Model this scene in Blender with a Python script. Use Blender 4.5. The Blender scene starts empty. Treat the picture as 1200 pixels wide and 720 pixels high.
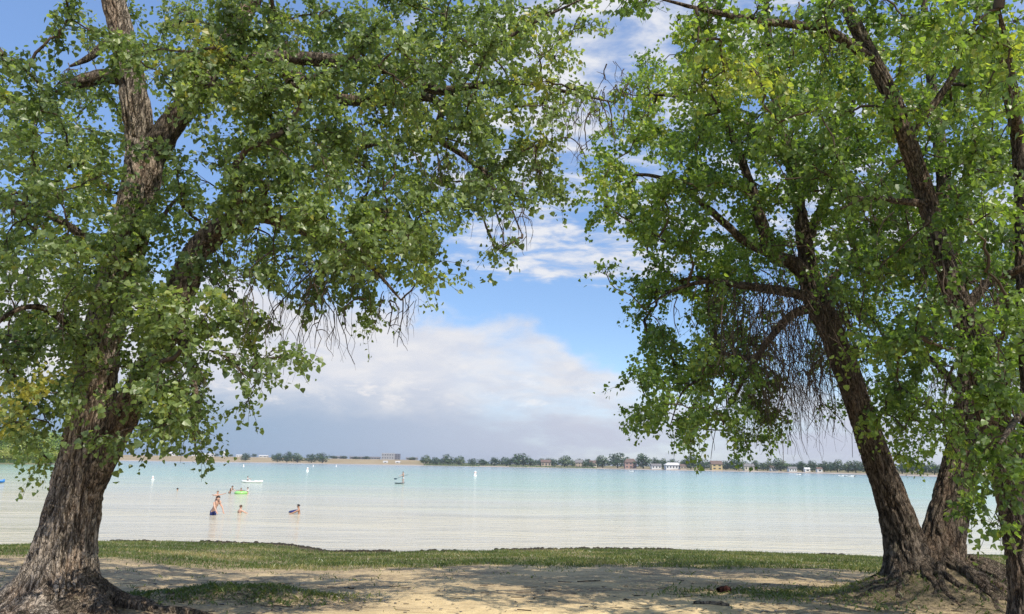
import bpy, math, random
import numpy as np
from mathutils import Matrix, Vector
random.seed(7); RNG = np.random.default_rng(7)
SC = bpy.context.scene; COL = SC.collection
# ------------------------------------------------------------------ camera, sky, sun, exposure
EYE = np.array((0.0, 0.0, 3.0)); FPX = 866.0; ROLL = math.atan(0.0165)
PITCH = math.atan(184.9*math.cos(ROLL)/FPX)
F = np.array((0, math.cos(PITCH), math.sin(PITCH))); R0 = np.array((1.0, 0, 0)); U0 = np.array((0, -math.sin(PITCH), math.cos(PITCH)))
RV = R0*math.cos(ROLL)+U0*math.sin(ROLL); UV = -R0*math.sin(ROLL)+U0*math.cos(ROLL)
def ray(px, py): return F+RV*((px-600)/FPX)-UV*((py-360)/FPX)
def P(px, py, Y):
    d = ray(px, py); return EYE+d*(Y/d[1])
def proj(p):
    q = np.asarray(p)-EYE; w = q@F
    return 600+FPX*(q@RV)/w, 360-FPX*(q@UV)/w, w
def horizon(px): return 535+0.0165*px
def onwater(px, py):          # point of the water plane seen at a pixel of the photograph
    d = ray(px, py); t = -EYE[2]/d[2]; return EYE+d*t
cam = bpy.data.cameras.new('camera'); co = bpy.data.objects.new('camera', cam); COL.objects.link(co)
co.matrix_world = Matrix(((RV[0], UV[0], -F[0], EYE[0]), (RV[1], UV[1], -F[1], EYE[1]), (RV[2], UV[2], -F[2], EYE[2]), (0, 0, 0, 1)))
cam.sensor_width = 36; cam.lens = FPX/1200*36; cam.clip_start = 0.05; cam.clip_end = 30000; SC.camera = co
SUN_STRENGTH, SKY_STRENGTH, EXPOSURE = 2.6, 0.094, 0.98
SUND = np.array((0.42, -0.62, 0.98)); SUND /= np.linalg.norm(SUND)
SUN_EL = math.asin(SUND[2]); SUN_ROT = math.atan2(SUND[0], SUND[1])
sl = bpy.data.lights.new('sun', 'SUN'); sl.energy = SUN_STRENGTH; sl.angle = math.radians(0.5); sl.color = (1, 0.93, 0.82)
so = bpy.data.objects.new('sun', sl); COL.objects.link(so); so.rotation_euler = Vector(SUND).to_track_quat('Z', 'Y').to_euler(); so.location = (0, 0, 40)
SC.view_settings.view_transform = 'Standard'; SC.view_settings.look = 'None'; SC.view_settings.gamma = 1
SC.view_settings.use_curve_mapping = False; SC.view_settings.exposure = EXPOSURE
try:
    SC.cycles.max_bounces = 8; SC.cycles.transparent_max_bounces = 8; SC.cycles.use_denoising = True; SC.cycles.denoiser = 'OPENIMAGEDENOISE'; SC.cycles.denoising_prefilter = 'NONE'; SC.cycles.denoising_input_passes = 'RGB_ALBEDO_NORMAL'; SC.cycles.sample_clamp_indirect = 3.0
except Exception: pass

class G:                       # tiny node-graph writer
    def __init__(s, nt): s.t = nt; s.n = nt.nodes; s.l = nt.links
    def new(s, ty, **kw):
        n = s.n.new(ty)
        for k, v in kw.items(): setattr(n, k, v)
        return n
    def put(s, sock, v):
        if v is None: return
        if isinstance(v, bpy.types.NodeSocket): s.l.new(v, sock)
        else: sock.default_value = v
    def m(s, op, a, b=None, c=None, clamp=False):
        n = s.new('ShaderNodeMath', operation=op, use_clamp=clamp)
        for i, v in enumerate((a, b, c)): s.put(n.inputs[i], v)
        return n.outputs[0]
    def rng(s, v, a, b, c=0.0, d=1.0, smooth=True):
        n = s.new('ShaderNodeMapRange', interpolation_type='SMOOTHSTEP' if smooth else 'LINEAR')
        for i, x in enumerate((v, a, b, c, d)): s.put(n.inputs[i], x)
        return n.outputs[0]
    def mix(s, f, a, b):
        n = s.new('ShaderNodeMix', data_type='RGBA'); s.put(n.inputs[0], f); s.put(n.inputs[6], a); s.put(n.inputs[7], b); return n.outputs[2]
    def noise(s, vec, scale, detail=4, rough=0.55, dist=0.0):
        n = s.new('ShaderNodeTexNoise'); s.put(n.inputs['Vector'], vec); s.put(n.inputs['Scale'], scale); s.put(n.inputs['Detail'], detail)
        s.put(n.inputs['Roughness'], rough); s.put(n.inputs['Distortion'], dist); return n.outputs[0]
    def scale(s, vec, x, y, z):
        n = s.new('ShaderNodeVectorMath', operation='MULTIPLY'); s.put(n.inputs[0], vec); n.inputs[1].default_value = (x, y, z); return n.outputs[0]
    def ramp(s, f, stops):
        n = s.new('ShaderNodeValToRGB'); s.put(n.inputs[0], f); e = n.color_ramp.elements
        while len(e) < len(stops): e.new(0.5)
        for k, (p, c) in enumerate(stops): e[k].position = p; e[k].color = (*c, 1)
        return n.outputs[0]
def c4(r, g, b): return (r, g, b, 1.0)

def make_world():
    w = bpy.data.worlds.new('World'); SC.world = w; w.use_nodes = True; g = G(w.node_tree); g.n.clear()
    out = g.new('ShaderNodeOutputWorld'); bg = g.new('ShaderNodeBackground'); g.l.new(bg.outputs[0], out.inputs[0])
    sky = g.new('ShaderNodeTexSky', sky_type='NISHITA', sun_disc=False, sun_elevation=SUN_EL, sun_rotation=SUN_ROT)
    sky.altitude = 1600; sky.air_density = 1.0; sky.dust_density = 0.6; sky.ozone_density = 3.2
    tc = g.new('ShaderNodeTexCoord').outputs['Generated']
    sp = g.new('ShaderNodeSeparateXYZ'); g.l.new(tc, sp.inputs[0]); x, y, z = sp.outputs
    az = g.m('ARCTAN2', x, y); el = g.m('ARCSINE', z)
    def azel(px, py):
        d = ray(px, py); d = d/np.linalg.norm(d); return math.atan2(d[0], d[1]), math.asin(d[2])
    # low cloud bank: its top line as a curve of azimuth
    pts = [(-1200, 200), (-300, 250), (120, 290), (330, 328), (440, 338), (500, 345), (560, 372), (600, 372), (660, 395), (700, 415), (770, 428), (1000, 430), (1250, 400), (2200, 300)]
    fc = g.new('ShaderNodeFloatCurve'); cv = fc.mapping.curves[0]
    an = g.rng(az, -1.2, 1.2, 0, 1, False); g.put(fc.inputs['Value'], an); fc.inputs['Factor'].default_value = 1
    pa = [((azel(*p)[0]+1.2)/2.4, azel(*p)[1]/0.6) for p in pts]
    cv.points[0].location = pa[0]; cv.points[1].location = pa[-1]
    for q in pa[1:-1]: cv.points.new(*q)
    fc.mapping.update()
    top = g.m('MULTIPLY', fc.outputs[0], 0.6)
    nb = g.noise(g.scale(tc, 1, 1, 1.7), 9, 7, 0.58, 0.3); nb = g.m('SUBTRACT', nb, 0.5)
    dlt = g.m('ADD', g.m('SUBTRACT', top, el), g.m('MULTIPLY', nb, 0.16))
    bank = g.rng(dlt, -0.008, 0.045)
    bank2 = g.rng(dlt, 0.0, 0.16)
    thin = g.noise(g.scale(tc, 1, 1, 3.5), 5, 6, 0.6); thin = g.rng(thin, 0.30, 0.62, 0.50, 1.0)
    bank = g.m('MULTIPLY', bank, g.rng(az, -0.12, 0.06, 1.0, thin))
    # bank colour: bright tops, blue grey rain haze low down, paler to the right
    puff = g.noise(g.scale(tc, 1, 1, 2.6), 16, 6, 0.6, 0.4)
    low = g.rng(g.m('ADD', el, g.m('MULTIPLY', g.m('SUBTRACT', puff, 0.5), 0.035)), 0.040, 0.115)
    lowc = g.mix(g.rng(az, -0.5, 0.2), c4(0.325, 0.455, 0.63), c4(0.60, 0.635, 0.755))
    hic = g.mix(g.rng(puff, 0.32, 0.68), c4(0.70, 0.735, 0.83), c4(0.84, 0.84, 0.87))
    bcol = g.mix(low, lowc, hic)
    # small bright heaps inside the bank, low over the lake
    hp = g.noise(g.scale(tc, 1, 1, 2.4), 22, 5, 0.6); hp = g.m('MULTIPLY', g.rng(hp, 0.56, 0.70), g.m('MULTIPLY', g.rng(el, 0.06, 0.085), g.rng(el, 0.15, 0.11)))
    bcol = g.mix(g.m('MULTIPLY', hp, 0.75), bcol, c4(0.92, 0.89, 0.89))
    # high broken cloud, over the right two thirds of the sky
    pl = g.new('ShaderNodeCombineXYZ'); zz = g.m('ADD', g.m('MAXIMUM', z, 0.0), 0.12)
    g.put(pl.inputs[0], g.m('DIVIDE', x, zz)); g.put(pl.inputs[1], g.m('DIVIDE', y, zz))
    n1 = g.noise(pl.outputs[0], 1.1, 6, 0.58, 0.3); n2 = g.noise(g.scale(pl.outputs[0], 1, 1.5, 1), 6.5, 5, 0.6, 0.25)
    hc = g.m('ADD', g.m('MULTIPLY', n1, 0.55), g.m('MULTIPLY', n2, 0.45))
    bias = g.m('MULTIPLY', g.rng(az, -0.30, 0.04), g.rng(g.m('ADD', el, g.m('MULTIPLY', nb, 0.05)), 0.205, 0.27, -0.16, 0.165))
    hm = g.rng(g.m('ADD', hc, bias), 0.575, 0.74); hm = g.m('MULTIPLY', hm, 0.95)
    hcol = g.mix(g.rng(n2, 0.35, 0.65), c4(0.60, 0.66, 0.80), c4(0.86, 0.87, 0.91))
    cloudless = g.new('ShaderNodeVectorMath', operation='SCALE'); g.put(cloudless.inputs[0], sky.outputs[0]); g.put(cloudless.inputs['Scale'], g.rng(el, 0.12, 0.6, 0.92, 1.45))
    # clouds are given as radiance: divided by the sky strength
    def rad(c):
        n = g.new('ShaderNodeVectorMath', operation='SCALE'); g.put(n.inputs[0], c); n.inputs['Scale'].default_value = 2.0**-EXPOSURE/SKY_STRENGTH; return n.outputs[0]
    tint = g.mix(1.0, cloudless.outputs[0], cloudless.outputs[0])
    c = g.mix(hm, tint, rad(hcol)); c = g.mix(bank, c, rad(bcol))
    g.put(bg.inputs[0], c); bg.inputs[1].default_value = SKY_STRENGTH
make_world()

# ------------------------------------------------------------------ helpers
def mat(name, fn):
    m = bpy.data.materials.new(name); m.use_nodes = True; g = G(m.node_tree); g.n.clear()
    out = g.new('ShaderNodeOutputMaterial'); sh = fn(g); g.l.new(sh, out.inputs[0]); return m
def principled(g, col, rough=0.8, spec=0.3, normal=None, metal=0.0):
    b = g.new('ShaderNodeBsdfPrincipled'); g.put(b.inputs['Base Color'], col); g.put(b.inputs['Roughness'], rough)
    g.put(b.inputs['Specular IOR Level'], spec); g.put(b.inputs['Metallic'], metal)
    if normal is not None: g.put(b.inputs['Normal'], normal)
    return b.outputs[0]
def bump(g, h, strength=0.5, dist=0.02):
    n = g.new('ShaderNodeBump'); g.put(n.inputs['Height'], h); n.inputs['Strength'].default_value = strength; n.inputs['Distance'].default_value = dist; return n.outputs[0]
def objco(g): return g.new('ShaderNodeTexCoord').outputs['Object']
def wpos(g): return g.new('ShaderNodeNewGeometry').outputs['Position']
def attr(g, name): return g.new('ShaderNodeAttribute', attribute_name=name).outputs['Fac']
def plain(name, col, rough=0.6, spec=0.3, vary=0.15, scale=6.0):
    def fn(g):
        n = g.noise(objco(g), scale, 4); f = g.rng(n, 0.3, 0.7, 1-vary, 1+vary)
        v = g.new('ShaderNodeVectorMath', operation='SCALE'); v.inputs[0].default_value = col; g.put(v.inputs['Scale'], f)
        return principled(g, v.outputs[0], rough, spec)
    return mat(name, fn)

def npmesh(name, V, Fs, attrs=None, smooth=True):
    """V (n,3); Fs (m,k) array or list of such arrays"""
    if not isinstance(Fs, (list, tuple)): Fs = [Fs]
    Fs = [np.asarray(f, np.int32) for f in Fs if len(f)]
    me = bpy.data.meshes.new(name); V = np.asarray(V, np.float32)
    me.vertices.add(len(V)); me.vertices.foreach_set('co', V.ravel())
    loops = np.concatenate([f.ravel() for f in Fs]); tot = np.concatenate([np.full(len(f), f.shape[1], np.int32) for f in Fs])
    st = np.concatenate([[0], np.cumsum(tot)[:-1]]).astype(np.int32)
    me.loops.add(len(loops)); me.loops.foreach_set('vertex_index', loops.astype(np.int32))
    me.polygons.add(len(tot)); me.polygons.foreach_set('loop_start', st); me.polygons.foreach_set('loop_total', tot)
    me.polygons.foreach_set('use_smooth', np.full(len(tot), smooth))
    for k, v in (attrs or {}).items():
        a = me.attributes.new(k, 'FLOAT', 'POINT'); a.data.foreach_set('value', np.asarray(v, np.float32))
    me.update(calc_edges=True); me.validate(); return me
def link(name, me, m=None, parent=None, kind=None):
    o = bpy.data.objects.new(name, me); COL.objects.link(o)
    if m is not None and me is not None and not me.materials: me.materials.append(m)
    if parent is not None: o.parent = parent
    if kind: o['kind'] = kind
    return o
def tag(o, label, cat, group=None):
    o['label'] = label; o['category'] = cat
    if group: o['group'] = group
    return o
def empty(name, loc, label, cat, group=None, rz=0.0):
    o = bpy.data.objects.new(name, None); COL.objects.link(o); o.location = [float(v) for v in loc]; o.rotation_euler = (0, 0, rz); o.empty_display_size = 0.2
    return tag(o, label, cat, group)
class MB:                      # small mesh builder
    def __init__(s): s.V = []; s.F = []
    def add(s, v, f):
        n = len(s.V); s.V += [tuple(map(float, p)) for p in v]; s.F += [tuple(i+n for i in q) for q in f]; return s
    def box(s, c, d, rz=0.0, taper=1.0):
        x, y, z = d; cs, sn = math.cos(rz), math.sin(rz); v = []
        for k, sz in ((1.0, -0.5), (taper, 0.5)):
            for sx, sy in ((-.5, -.5), (.5, -.5), (.5, .5), (-.5, .5)):
                a, b = sx*x*k, sy*y*k; v.append((c[0]+a*cs-b*sn, c[1]+a*sn+b*cs, c[2]+sz*z))
        return s.add(v, [(3, 2, 1, 0), (4, 5, 6, 7), (0, 1, 5, 4), (1, 2, 6, 5), (2, 3, 7, 6), (3, 0, 4, 7)])
    def lathe(s, prof, n=14, c=(0, 0, 0)):
        v = []; f = []
        for r, z in prof: v += [(c[0]+r*math.cos(6.2832*k/n), c[1]+r*math.sin(6.2832*k/n), c[2]+z) for k in range(n)]
        for j in range(len(prof)-1):
            for k in range(n): f.append((j*n+k, j*n+(k+1) % n, (j+1)*n+(k+1) % n, (j+1)*n+k))
        f.append(tuple(range(n))[::-1]); f.append(tuple((len(prof)-1)*n+k for k in range(n))); return s.add(v, f)
    def mesh(s, name, smooth=False):
        me = bpy.data.meshes.new(name); me.from_pydata(s.V, [], s.F); me.update()
        if smooth: me.polygons.foreach_set('use_smooth', [True]*len(me.polygons))
        return me
    def build(s, name, m, parent=None, smooth=False, kind=None): return link(name, s.mesh(name, smooth), m, parent, kind)

PERM = np.random.default_rng(3).permutation(512).astype(np.int64)
def hsh(i, j, k): return PERM[(PERM[(PERM[i & 511]+j) & 511]+k) & 511]
_g = np.random.default_rng(5).normal(size=(512, 3)); GRD = _g/np.linalg.norm(_g, axis=1, keepdims=True)
def perlin(p):
    p = np.asarray(p, float); i = np.floor(p).astype(np.int64); f = p-i; u = f*f*f*(f*(f*6-15)+10); r = 0
    for dx in (0, 1):
        for dy in (0, 1):
            for dz in (0, 1):
                gr = GRD[hsh(i[..., 0]+dx, i[..., 1]+dy, i[..., 2]+dz)]
                d = (f[..., 0]-dx)*gr[..., 0]+(f[..., 1]-dy)*gr[..., 1]+(f[..., 2]-dz)*gr[..., 2]
                wt = (u[..., 0] if dx else 1-u[..., 0])*(u[..., 1] if dy else 1-u[..., 1])*(u[..., 2] if dz else 1-u[..., 2]); r = r+wt*d
    return r*1.5
def fbm(p, o=4):
    p = np.asarray(p, float); r = 0; a = 1.0; t = 0
    for k in range(o): r = r+a*perlin(p*2**k+k*17.3); t += a; a *= 0.5
    return r/t
def sstep(x, a, b):
    t = np.clip((x-a)/(b-a), 0, 1); return t*t*(3-2*t)
def nrm(v): return v/np.maximum(np.linalg.norm(v, axis=-1, keepdims=True), 1e-9)

def spline(pts, step):
    """Catmull-Rom through rows (x,y,z,r), resampled at about step metres"""
    p = np.asarray(pts, float); q = np.vstack([2*p[0]-p[1], p, 2*p[-1]-p[-2]]); out = []
    for i in range(len(p)-1):
        a, b, c, d = q[i:i+4]; n = max(1, int(math.ceil(np.linalg.norm((c-b)[:3])/step)))
        t = np.arange(n)[:, None]/n
        out.append(0.5*((2*b)+(-a+c)*t+(2*a-5*b+4*c-d)*t*t+(-a+3*b-3*c+d)*t**3))
    out.append(p[-1:]); o = np.vstack(out); o[:, 3] = np.maximum(o[:, 3], 0.002); return o
def frames(c):
    t = nrm(np.gradient(c, axis=0)); n = np.empty_like(c); a = np.array((1.0, 0, 0)) if abs(t[0][0]) < 0.8 else np.array((0, 1.0, 0))
    v = nrm(a-t[0]*(a@t[0]))
    for i in range(len(c)):
        v = v-t[i]*(v@t[i]); v = v/np.linalg.norm(v); n[i] = v
    return t, n, np.cross(t, n)
def bark_tube(name, pts, nth, step, amp, freq=20.0, flare=None, gz=None, seed=0.0, lobes=(), knots=0.0, cap=True):
    """tapered trunk, limb or root with furrowed bark relief"""
    s = spline(pts, step); c, r = s[:, :3], s[:, 3]; t, n, b = frames(c)
    L = np.concatenate([[0], np.cumsum(np.linalg.norm(np.diff(c, axis=0), axis=1))])
    th = np.linspace(0, 2*math.pi, nth, endpoint=False); ct, st = np.cos(th), np.sin(th)
    dirs = n[:, None, :]*ct[None, :, None]+b[:, None, :]*st[None, :, None]
    rr = np.repeat(r[:, None], nth, 1); K = rr*freq
    tw = 0.35*fbm(np.stack([L*0.8+seed, L*0+seed, L*0], -1), 2)[:, None]
    q = np.stack([np.cos(th[None]+tw)*K, np.sin(th[None]+tw)*K, np.repeat((L*freq/5.6)[:, None], nth, 1)+seed*7], -1)
    w = np.stack([perlin(q*0.45+11), perlin(q*0.45+37), perlin(q*0.45+71)], -1)*0.9
    rid = 1-np.abs(perlin(q+w*0.7))*3.0; rid2 = 1-np.abs(perlin(q*2.1+w*1.5+5))*2.0
    rid = np.clip(rid, -0.6, 1); furrow = -(np.maximum(rid, 0)**1.2)
    fine = perlin(q*4.3+3)*0.25+rid2*0.22
    lump = fbm(np.stack([dirs[..., 0]*1.6, dirs[..., 1]*1.6, np.repeat((L*1.1)[:, None], nth, 1)+seed], -1), 3)
    am = np.minimum(amp, r*0.20)[:, None]
    rr = rr*(1+0.07*lump)+am*(furrow+fine+0.35)
    if knots: rr = rr+r[:, None]*knots*np.maximum(0, fbm(np.stack([dirs[..., 0]*2.6+9, dirs[..., 1]*2.6, np.repeat((L*2.6)[:, None], nth, 1)+seed], -1), 2)-0.22)
    if flare is not None:
        h = np.maximum(c[:, 2]-flare[0], 0)[:, None]; wd = np.arctan2(dirs[..., 1], dirs[..., 0]); lob = 0.25
        for a, k in lobes: lob = lob+k*np.exp(-((np.angle(np.exp(1j*(wd-a))))/0.33)**2)
        rr = rr+flare[1]*np.exp(-h/flare[2])*lob
    V = (c[:, None, :]+dirs*rr[..., None]).reshape(-1, 3)
    i = np.arange(len(c)-1)[:, None]*nth; j = np.arange(nth)[None]; j2 = (j+1) % nth
    Q = np.stack([i+j, i+j2, i+nth+j2, i+nth+j], -1).reshape(-1, 4); Fs = [Q]
    if cap:
        V = np.vstack([V, c[-1:]+t[-1:]*r[-1]*0.5]); k = (len(c)-1)*nth
        Fs.append(np.stack([k+np.arange(nth), k+(np.arange(nth)+1) % nth, np.full(nth, len(V)-1)], -1))
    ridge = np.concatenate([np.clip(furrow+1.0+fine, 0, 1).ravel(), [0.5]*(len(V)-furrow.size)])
    return npmesh(name, V, Fs, {'ridge': ridge})
def batch_tubes(PP, RR, sides):
    """PP (N,K,3), RR (N,K) -> verts, quads of N thin open tubes"""
    N, K, _ = PP.shape; t = nrm(np.gradient(PP, axis=1)); a = RNG.normal(size=(N, 1, 3)); n = nrm(a-t*np.sum(a*t, -1, keepdims=True)); b = np.cross(t, n)
    th = np.arange(sides)*2*math.pi/sides
    V = PP[:, :, None]+(n[:, :, None]*np.cos(th)[:, None]+b[:, :, None]*np.sin(th)[:, None])*RR[:, :, None, None]
    i = (np.arange(N)[:, None, None]*K+np.arange(K-1)[None, :, None])*sides; j = np.arange(sides); j2 = (j+1) % sides
    return V.reshape(-1, 3), np.stack([i+j, i+j2, i+sides+j2, i+sides+j], -1).reshape(-1, 4)

# ------------------------------------------------------------------ materials
def bark_mat(name, dark, light, moss=0.0):
    def fn(g):
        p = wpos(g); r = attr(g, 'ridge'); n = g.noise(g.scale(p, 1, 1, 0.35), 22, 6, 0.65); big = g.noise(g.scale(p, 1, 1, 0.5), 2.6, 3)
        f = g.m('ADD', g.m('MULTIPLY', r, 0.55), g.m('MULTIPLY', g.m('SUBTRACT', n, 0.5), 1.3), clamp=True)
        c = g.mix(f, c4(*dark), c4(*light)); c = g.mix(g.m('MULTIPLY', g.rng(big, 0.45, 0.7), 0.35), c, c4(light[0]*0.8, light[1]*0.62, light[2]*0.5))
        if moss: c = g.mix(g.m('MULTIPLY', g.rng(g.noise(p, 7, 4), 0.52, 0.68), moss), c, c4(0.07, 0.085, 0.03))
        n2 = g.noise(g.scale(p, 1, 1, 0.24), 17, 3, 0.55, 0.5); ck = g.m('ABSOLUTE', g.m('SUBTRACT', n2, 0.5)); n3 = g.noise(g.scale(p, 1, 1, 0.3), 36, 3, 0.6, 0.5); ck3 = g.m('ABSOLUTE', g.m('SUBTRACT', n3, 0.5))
        cr = g.m('MULTIPLY', g.rng(ck, 0.0, 0.055, 0.30, 1.0), g.rng(ck3, 0.0, 0.05, 0.55, 1.0)); cs_ = g.new('ShaderNodeVectorMath', operation='SCALE'); g.put(cs_.inputs[0], c); g.put(cs_.inputs['Scale'], g.m('MULTIPLY', cr, 1.25)); c = cs_.outputs[0]  # dark bark fissures, deepened in colour to stand in for weak crease shading
        return principled(g, c, 0.95, 0.15, bump(g, g.m('ADD', g.m('MULTIPLY', cr, 0.9), g.m('ADD', g.noise(g.scale(p, 1, 1, 0.22), 34, 4, 0.65, 0.6), g.m('MULTIPLY', g.noise(g.scale(p, 1, 1, 0.4), 90, 4, 0.7), 0.4))), 1.0, 0.035))
    return mat(name, fn)
def leaf_mat(name, stops, trans, tmix=0.42):
    def fn(g):
        t = attr(g, 'tint'); c = g.ramp(t, stops); n = g.noise(wpos(g), 45, 2)
        v = g.new('ShaderNodeVectorMath', operation='SCALE'); g.put(v.inputs[0], c); g.put(v.inputs['Scale'], g.rng(n, 0.25, 0.75, 0.8, 1.2))
        d = principled(g, v.outputs[0], 0.38, 0.6)
        tr = g.new('ShaderNodeBsdfTranslucent'); tv = g.new('ShaderNodeVectorMath', operation='MULTIPLY'); g.put(tv.inputs[0], v.outputs[0]); tv.inputs[1].default_value = trans
        g.put(tr.inputs[0], tv.outputs[0]); mx = g.new('ShaderNodeMixShader'); mx.inputs[0].default_value = tmix
        g.l.new(d, mx.inputs[1]); g.l.new(tr.outputs[0], mx.inputs[2]); return mx.outputs[0]
    return mat(name, fn)
M = {}
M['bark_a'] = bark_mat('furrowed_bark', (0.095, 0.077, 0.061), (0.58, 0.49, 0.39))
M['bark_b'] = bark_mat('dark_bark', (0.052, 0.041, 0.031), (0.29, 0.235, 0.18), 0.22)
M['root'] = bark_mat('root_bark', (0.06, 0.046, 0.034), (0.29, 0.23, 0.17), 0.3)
M['twig'] = plain('twig_bark', (0.085, 0.065, 0.048), 0.9, 0.1, 0.3, 3)
M['deadtwig'] = plain('dry_twig', (0.10, 0.078, 0.06), 0.9, 0.1, 0.3, 3)
M['leaf_a'] = leaf_mat('leaf_soft_green', [(0.0, (0.090, 0.135, 0.052)), (0.5, (0.185, 0.255, 0.092)), (0.85, (0.30, 0.37, 0.14)), (1.0, (0.36, 0.34, 0.085))], (1.9, 1.9, 0.85), 0.50)
M['leaf_b'] = leaf_mat('leaf_deep_green', [(0.0, (0.075, 0.125, 0.036)), (0.5, (0.155, 0.235, 0.062)), (0.85, (0.26, 0.34, 0.09)), (1.0, (0.32, 0.34, 0.08))], (1.9, 2.0, 0.75), 0.50)
M['leaf_far'] = leaf_mat('far_foliage', [(0.0, (0.030, 0.062, 0.022)), (0.5, (0.060, 0.112, 0.036)), (0.8, (0.15, 0.20, 0.07)), (1.0, (0.26, 0.31, 0.10))], (1, 1, 0.6), 0.25)
M['leaf_bank'] = leaf_mat('bright_foliage', [(0.0, (0.09, 0.15, 0.03)), (0.5, (0.20, 0.30, 0.05)), (0.85, (0.33, 0.42, 0.08)), (1.0, (0.46, 0.46, 0.13))], (1.2, 1.2, 0.7), 0.4)
M['far_trunk'] = plain('far_trunk', (0.10, 0.08, 0.06), 0.9, 0.1)

# ------------------------------------------------------------------ ground, bank, lake bed
SHPX = np.array([-3000, -900, 0, 40, 90, 130, 200, 330, 375, 400, 440, 470, 520, 600, 700, 800, 900, 1000, 1100, 1150, 1250, 2200, 4000])
SHY = np.array([20, 23, 24.4, 24.5, 25.2, 26.6, 27.0, 26.6, 25.4, 24.6, 24.5, 24.8, 25.2, 26.0, 26.8, 27.0, 26.5, 25.9, 25.4, 26.8, 27.0, 26, 24])+1.7
def shore_y(x): return np.interp(x/26.5*FPX+600, SHPX, SHY)
TA = P(80, 702, 8.3); TB = np.array((5.92, 10.5, 1.4)); TC = P(1200, 730, 7.8)
def gz(x, y):
    x = np.asarray(x, float); y = np.asarray(y, float); t = shore_y(x)-y+0.5*fbm(np.stack([x*0.5, y*0.5, x*0], -1), 3)
    z = np.where(t > 0, 0.06*sstep(t, 0, 0.25)+np.maximum(1.34-0.0792*1.3*np.log1p(np.exp(np.clip((17.5-t)/1.3, -40, 40))), 0), 0.0)
    z = np.where(t <= 0, np.maximum(-2.5, 0.05*t), z)
    z = z+0.13*np.exp(-(((x+3.45)/1.15)**2+((y-9.9)/0.42)**2)**1.5)*(1+0.6*fbm(np.stack([x*2.5, y*2.5, x*0+8], -1), 3))
    mo = np.exp(-(((x-TB[0])/1.2)**2+((y-TB[1]+0.1)/0.85)**2)**1.6); z = z+0.40*mo+mo*(0.10*fbm(np.stack([x*2.3, y*2.3, x*0+4], -1), 3)+0.05*perlin(np.stack([x*7, y*7, x*0+4], -1)))
    z = z+0.16*np.exp(-(((x-TA[0])/0.95)**2+((y-TA[1])/0.8)**2))
    lit = sstep(t, 1, 6)
    z = z+lit*(0.05*fbm(np.stack([x*0.7, y*0.7, x*0+3], -1), 3)+0.018*fbm(np.stack([x*3.1, y*5, x*0+9], -1), 3))
    return z
def grow(a, b, k, hi):
    o = []; v = a; s = b
    while v < hi: o.append(v); v += s; s *= k
    return np.array(o+[hi])
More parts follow.
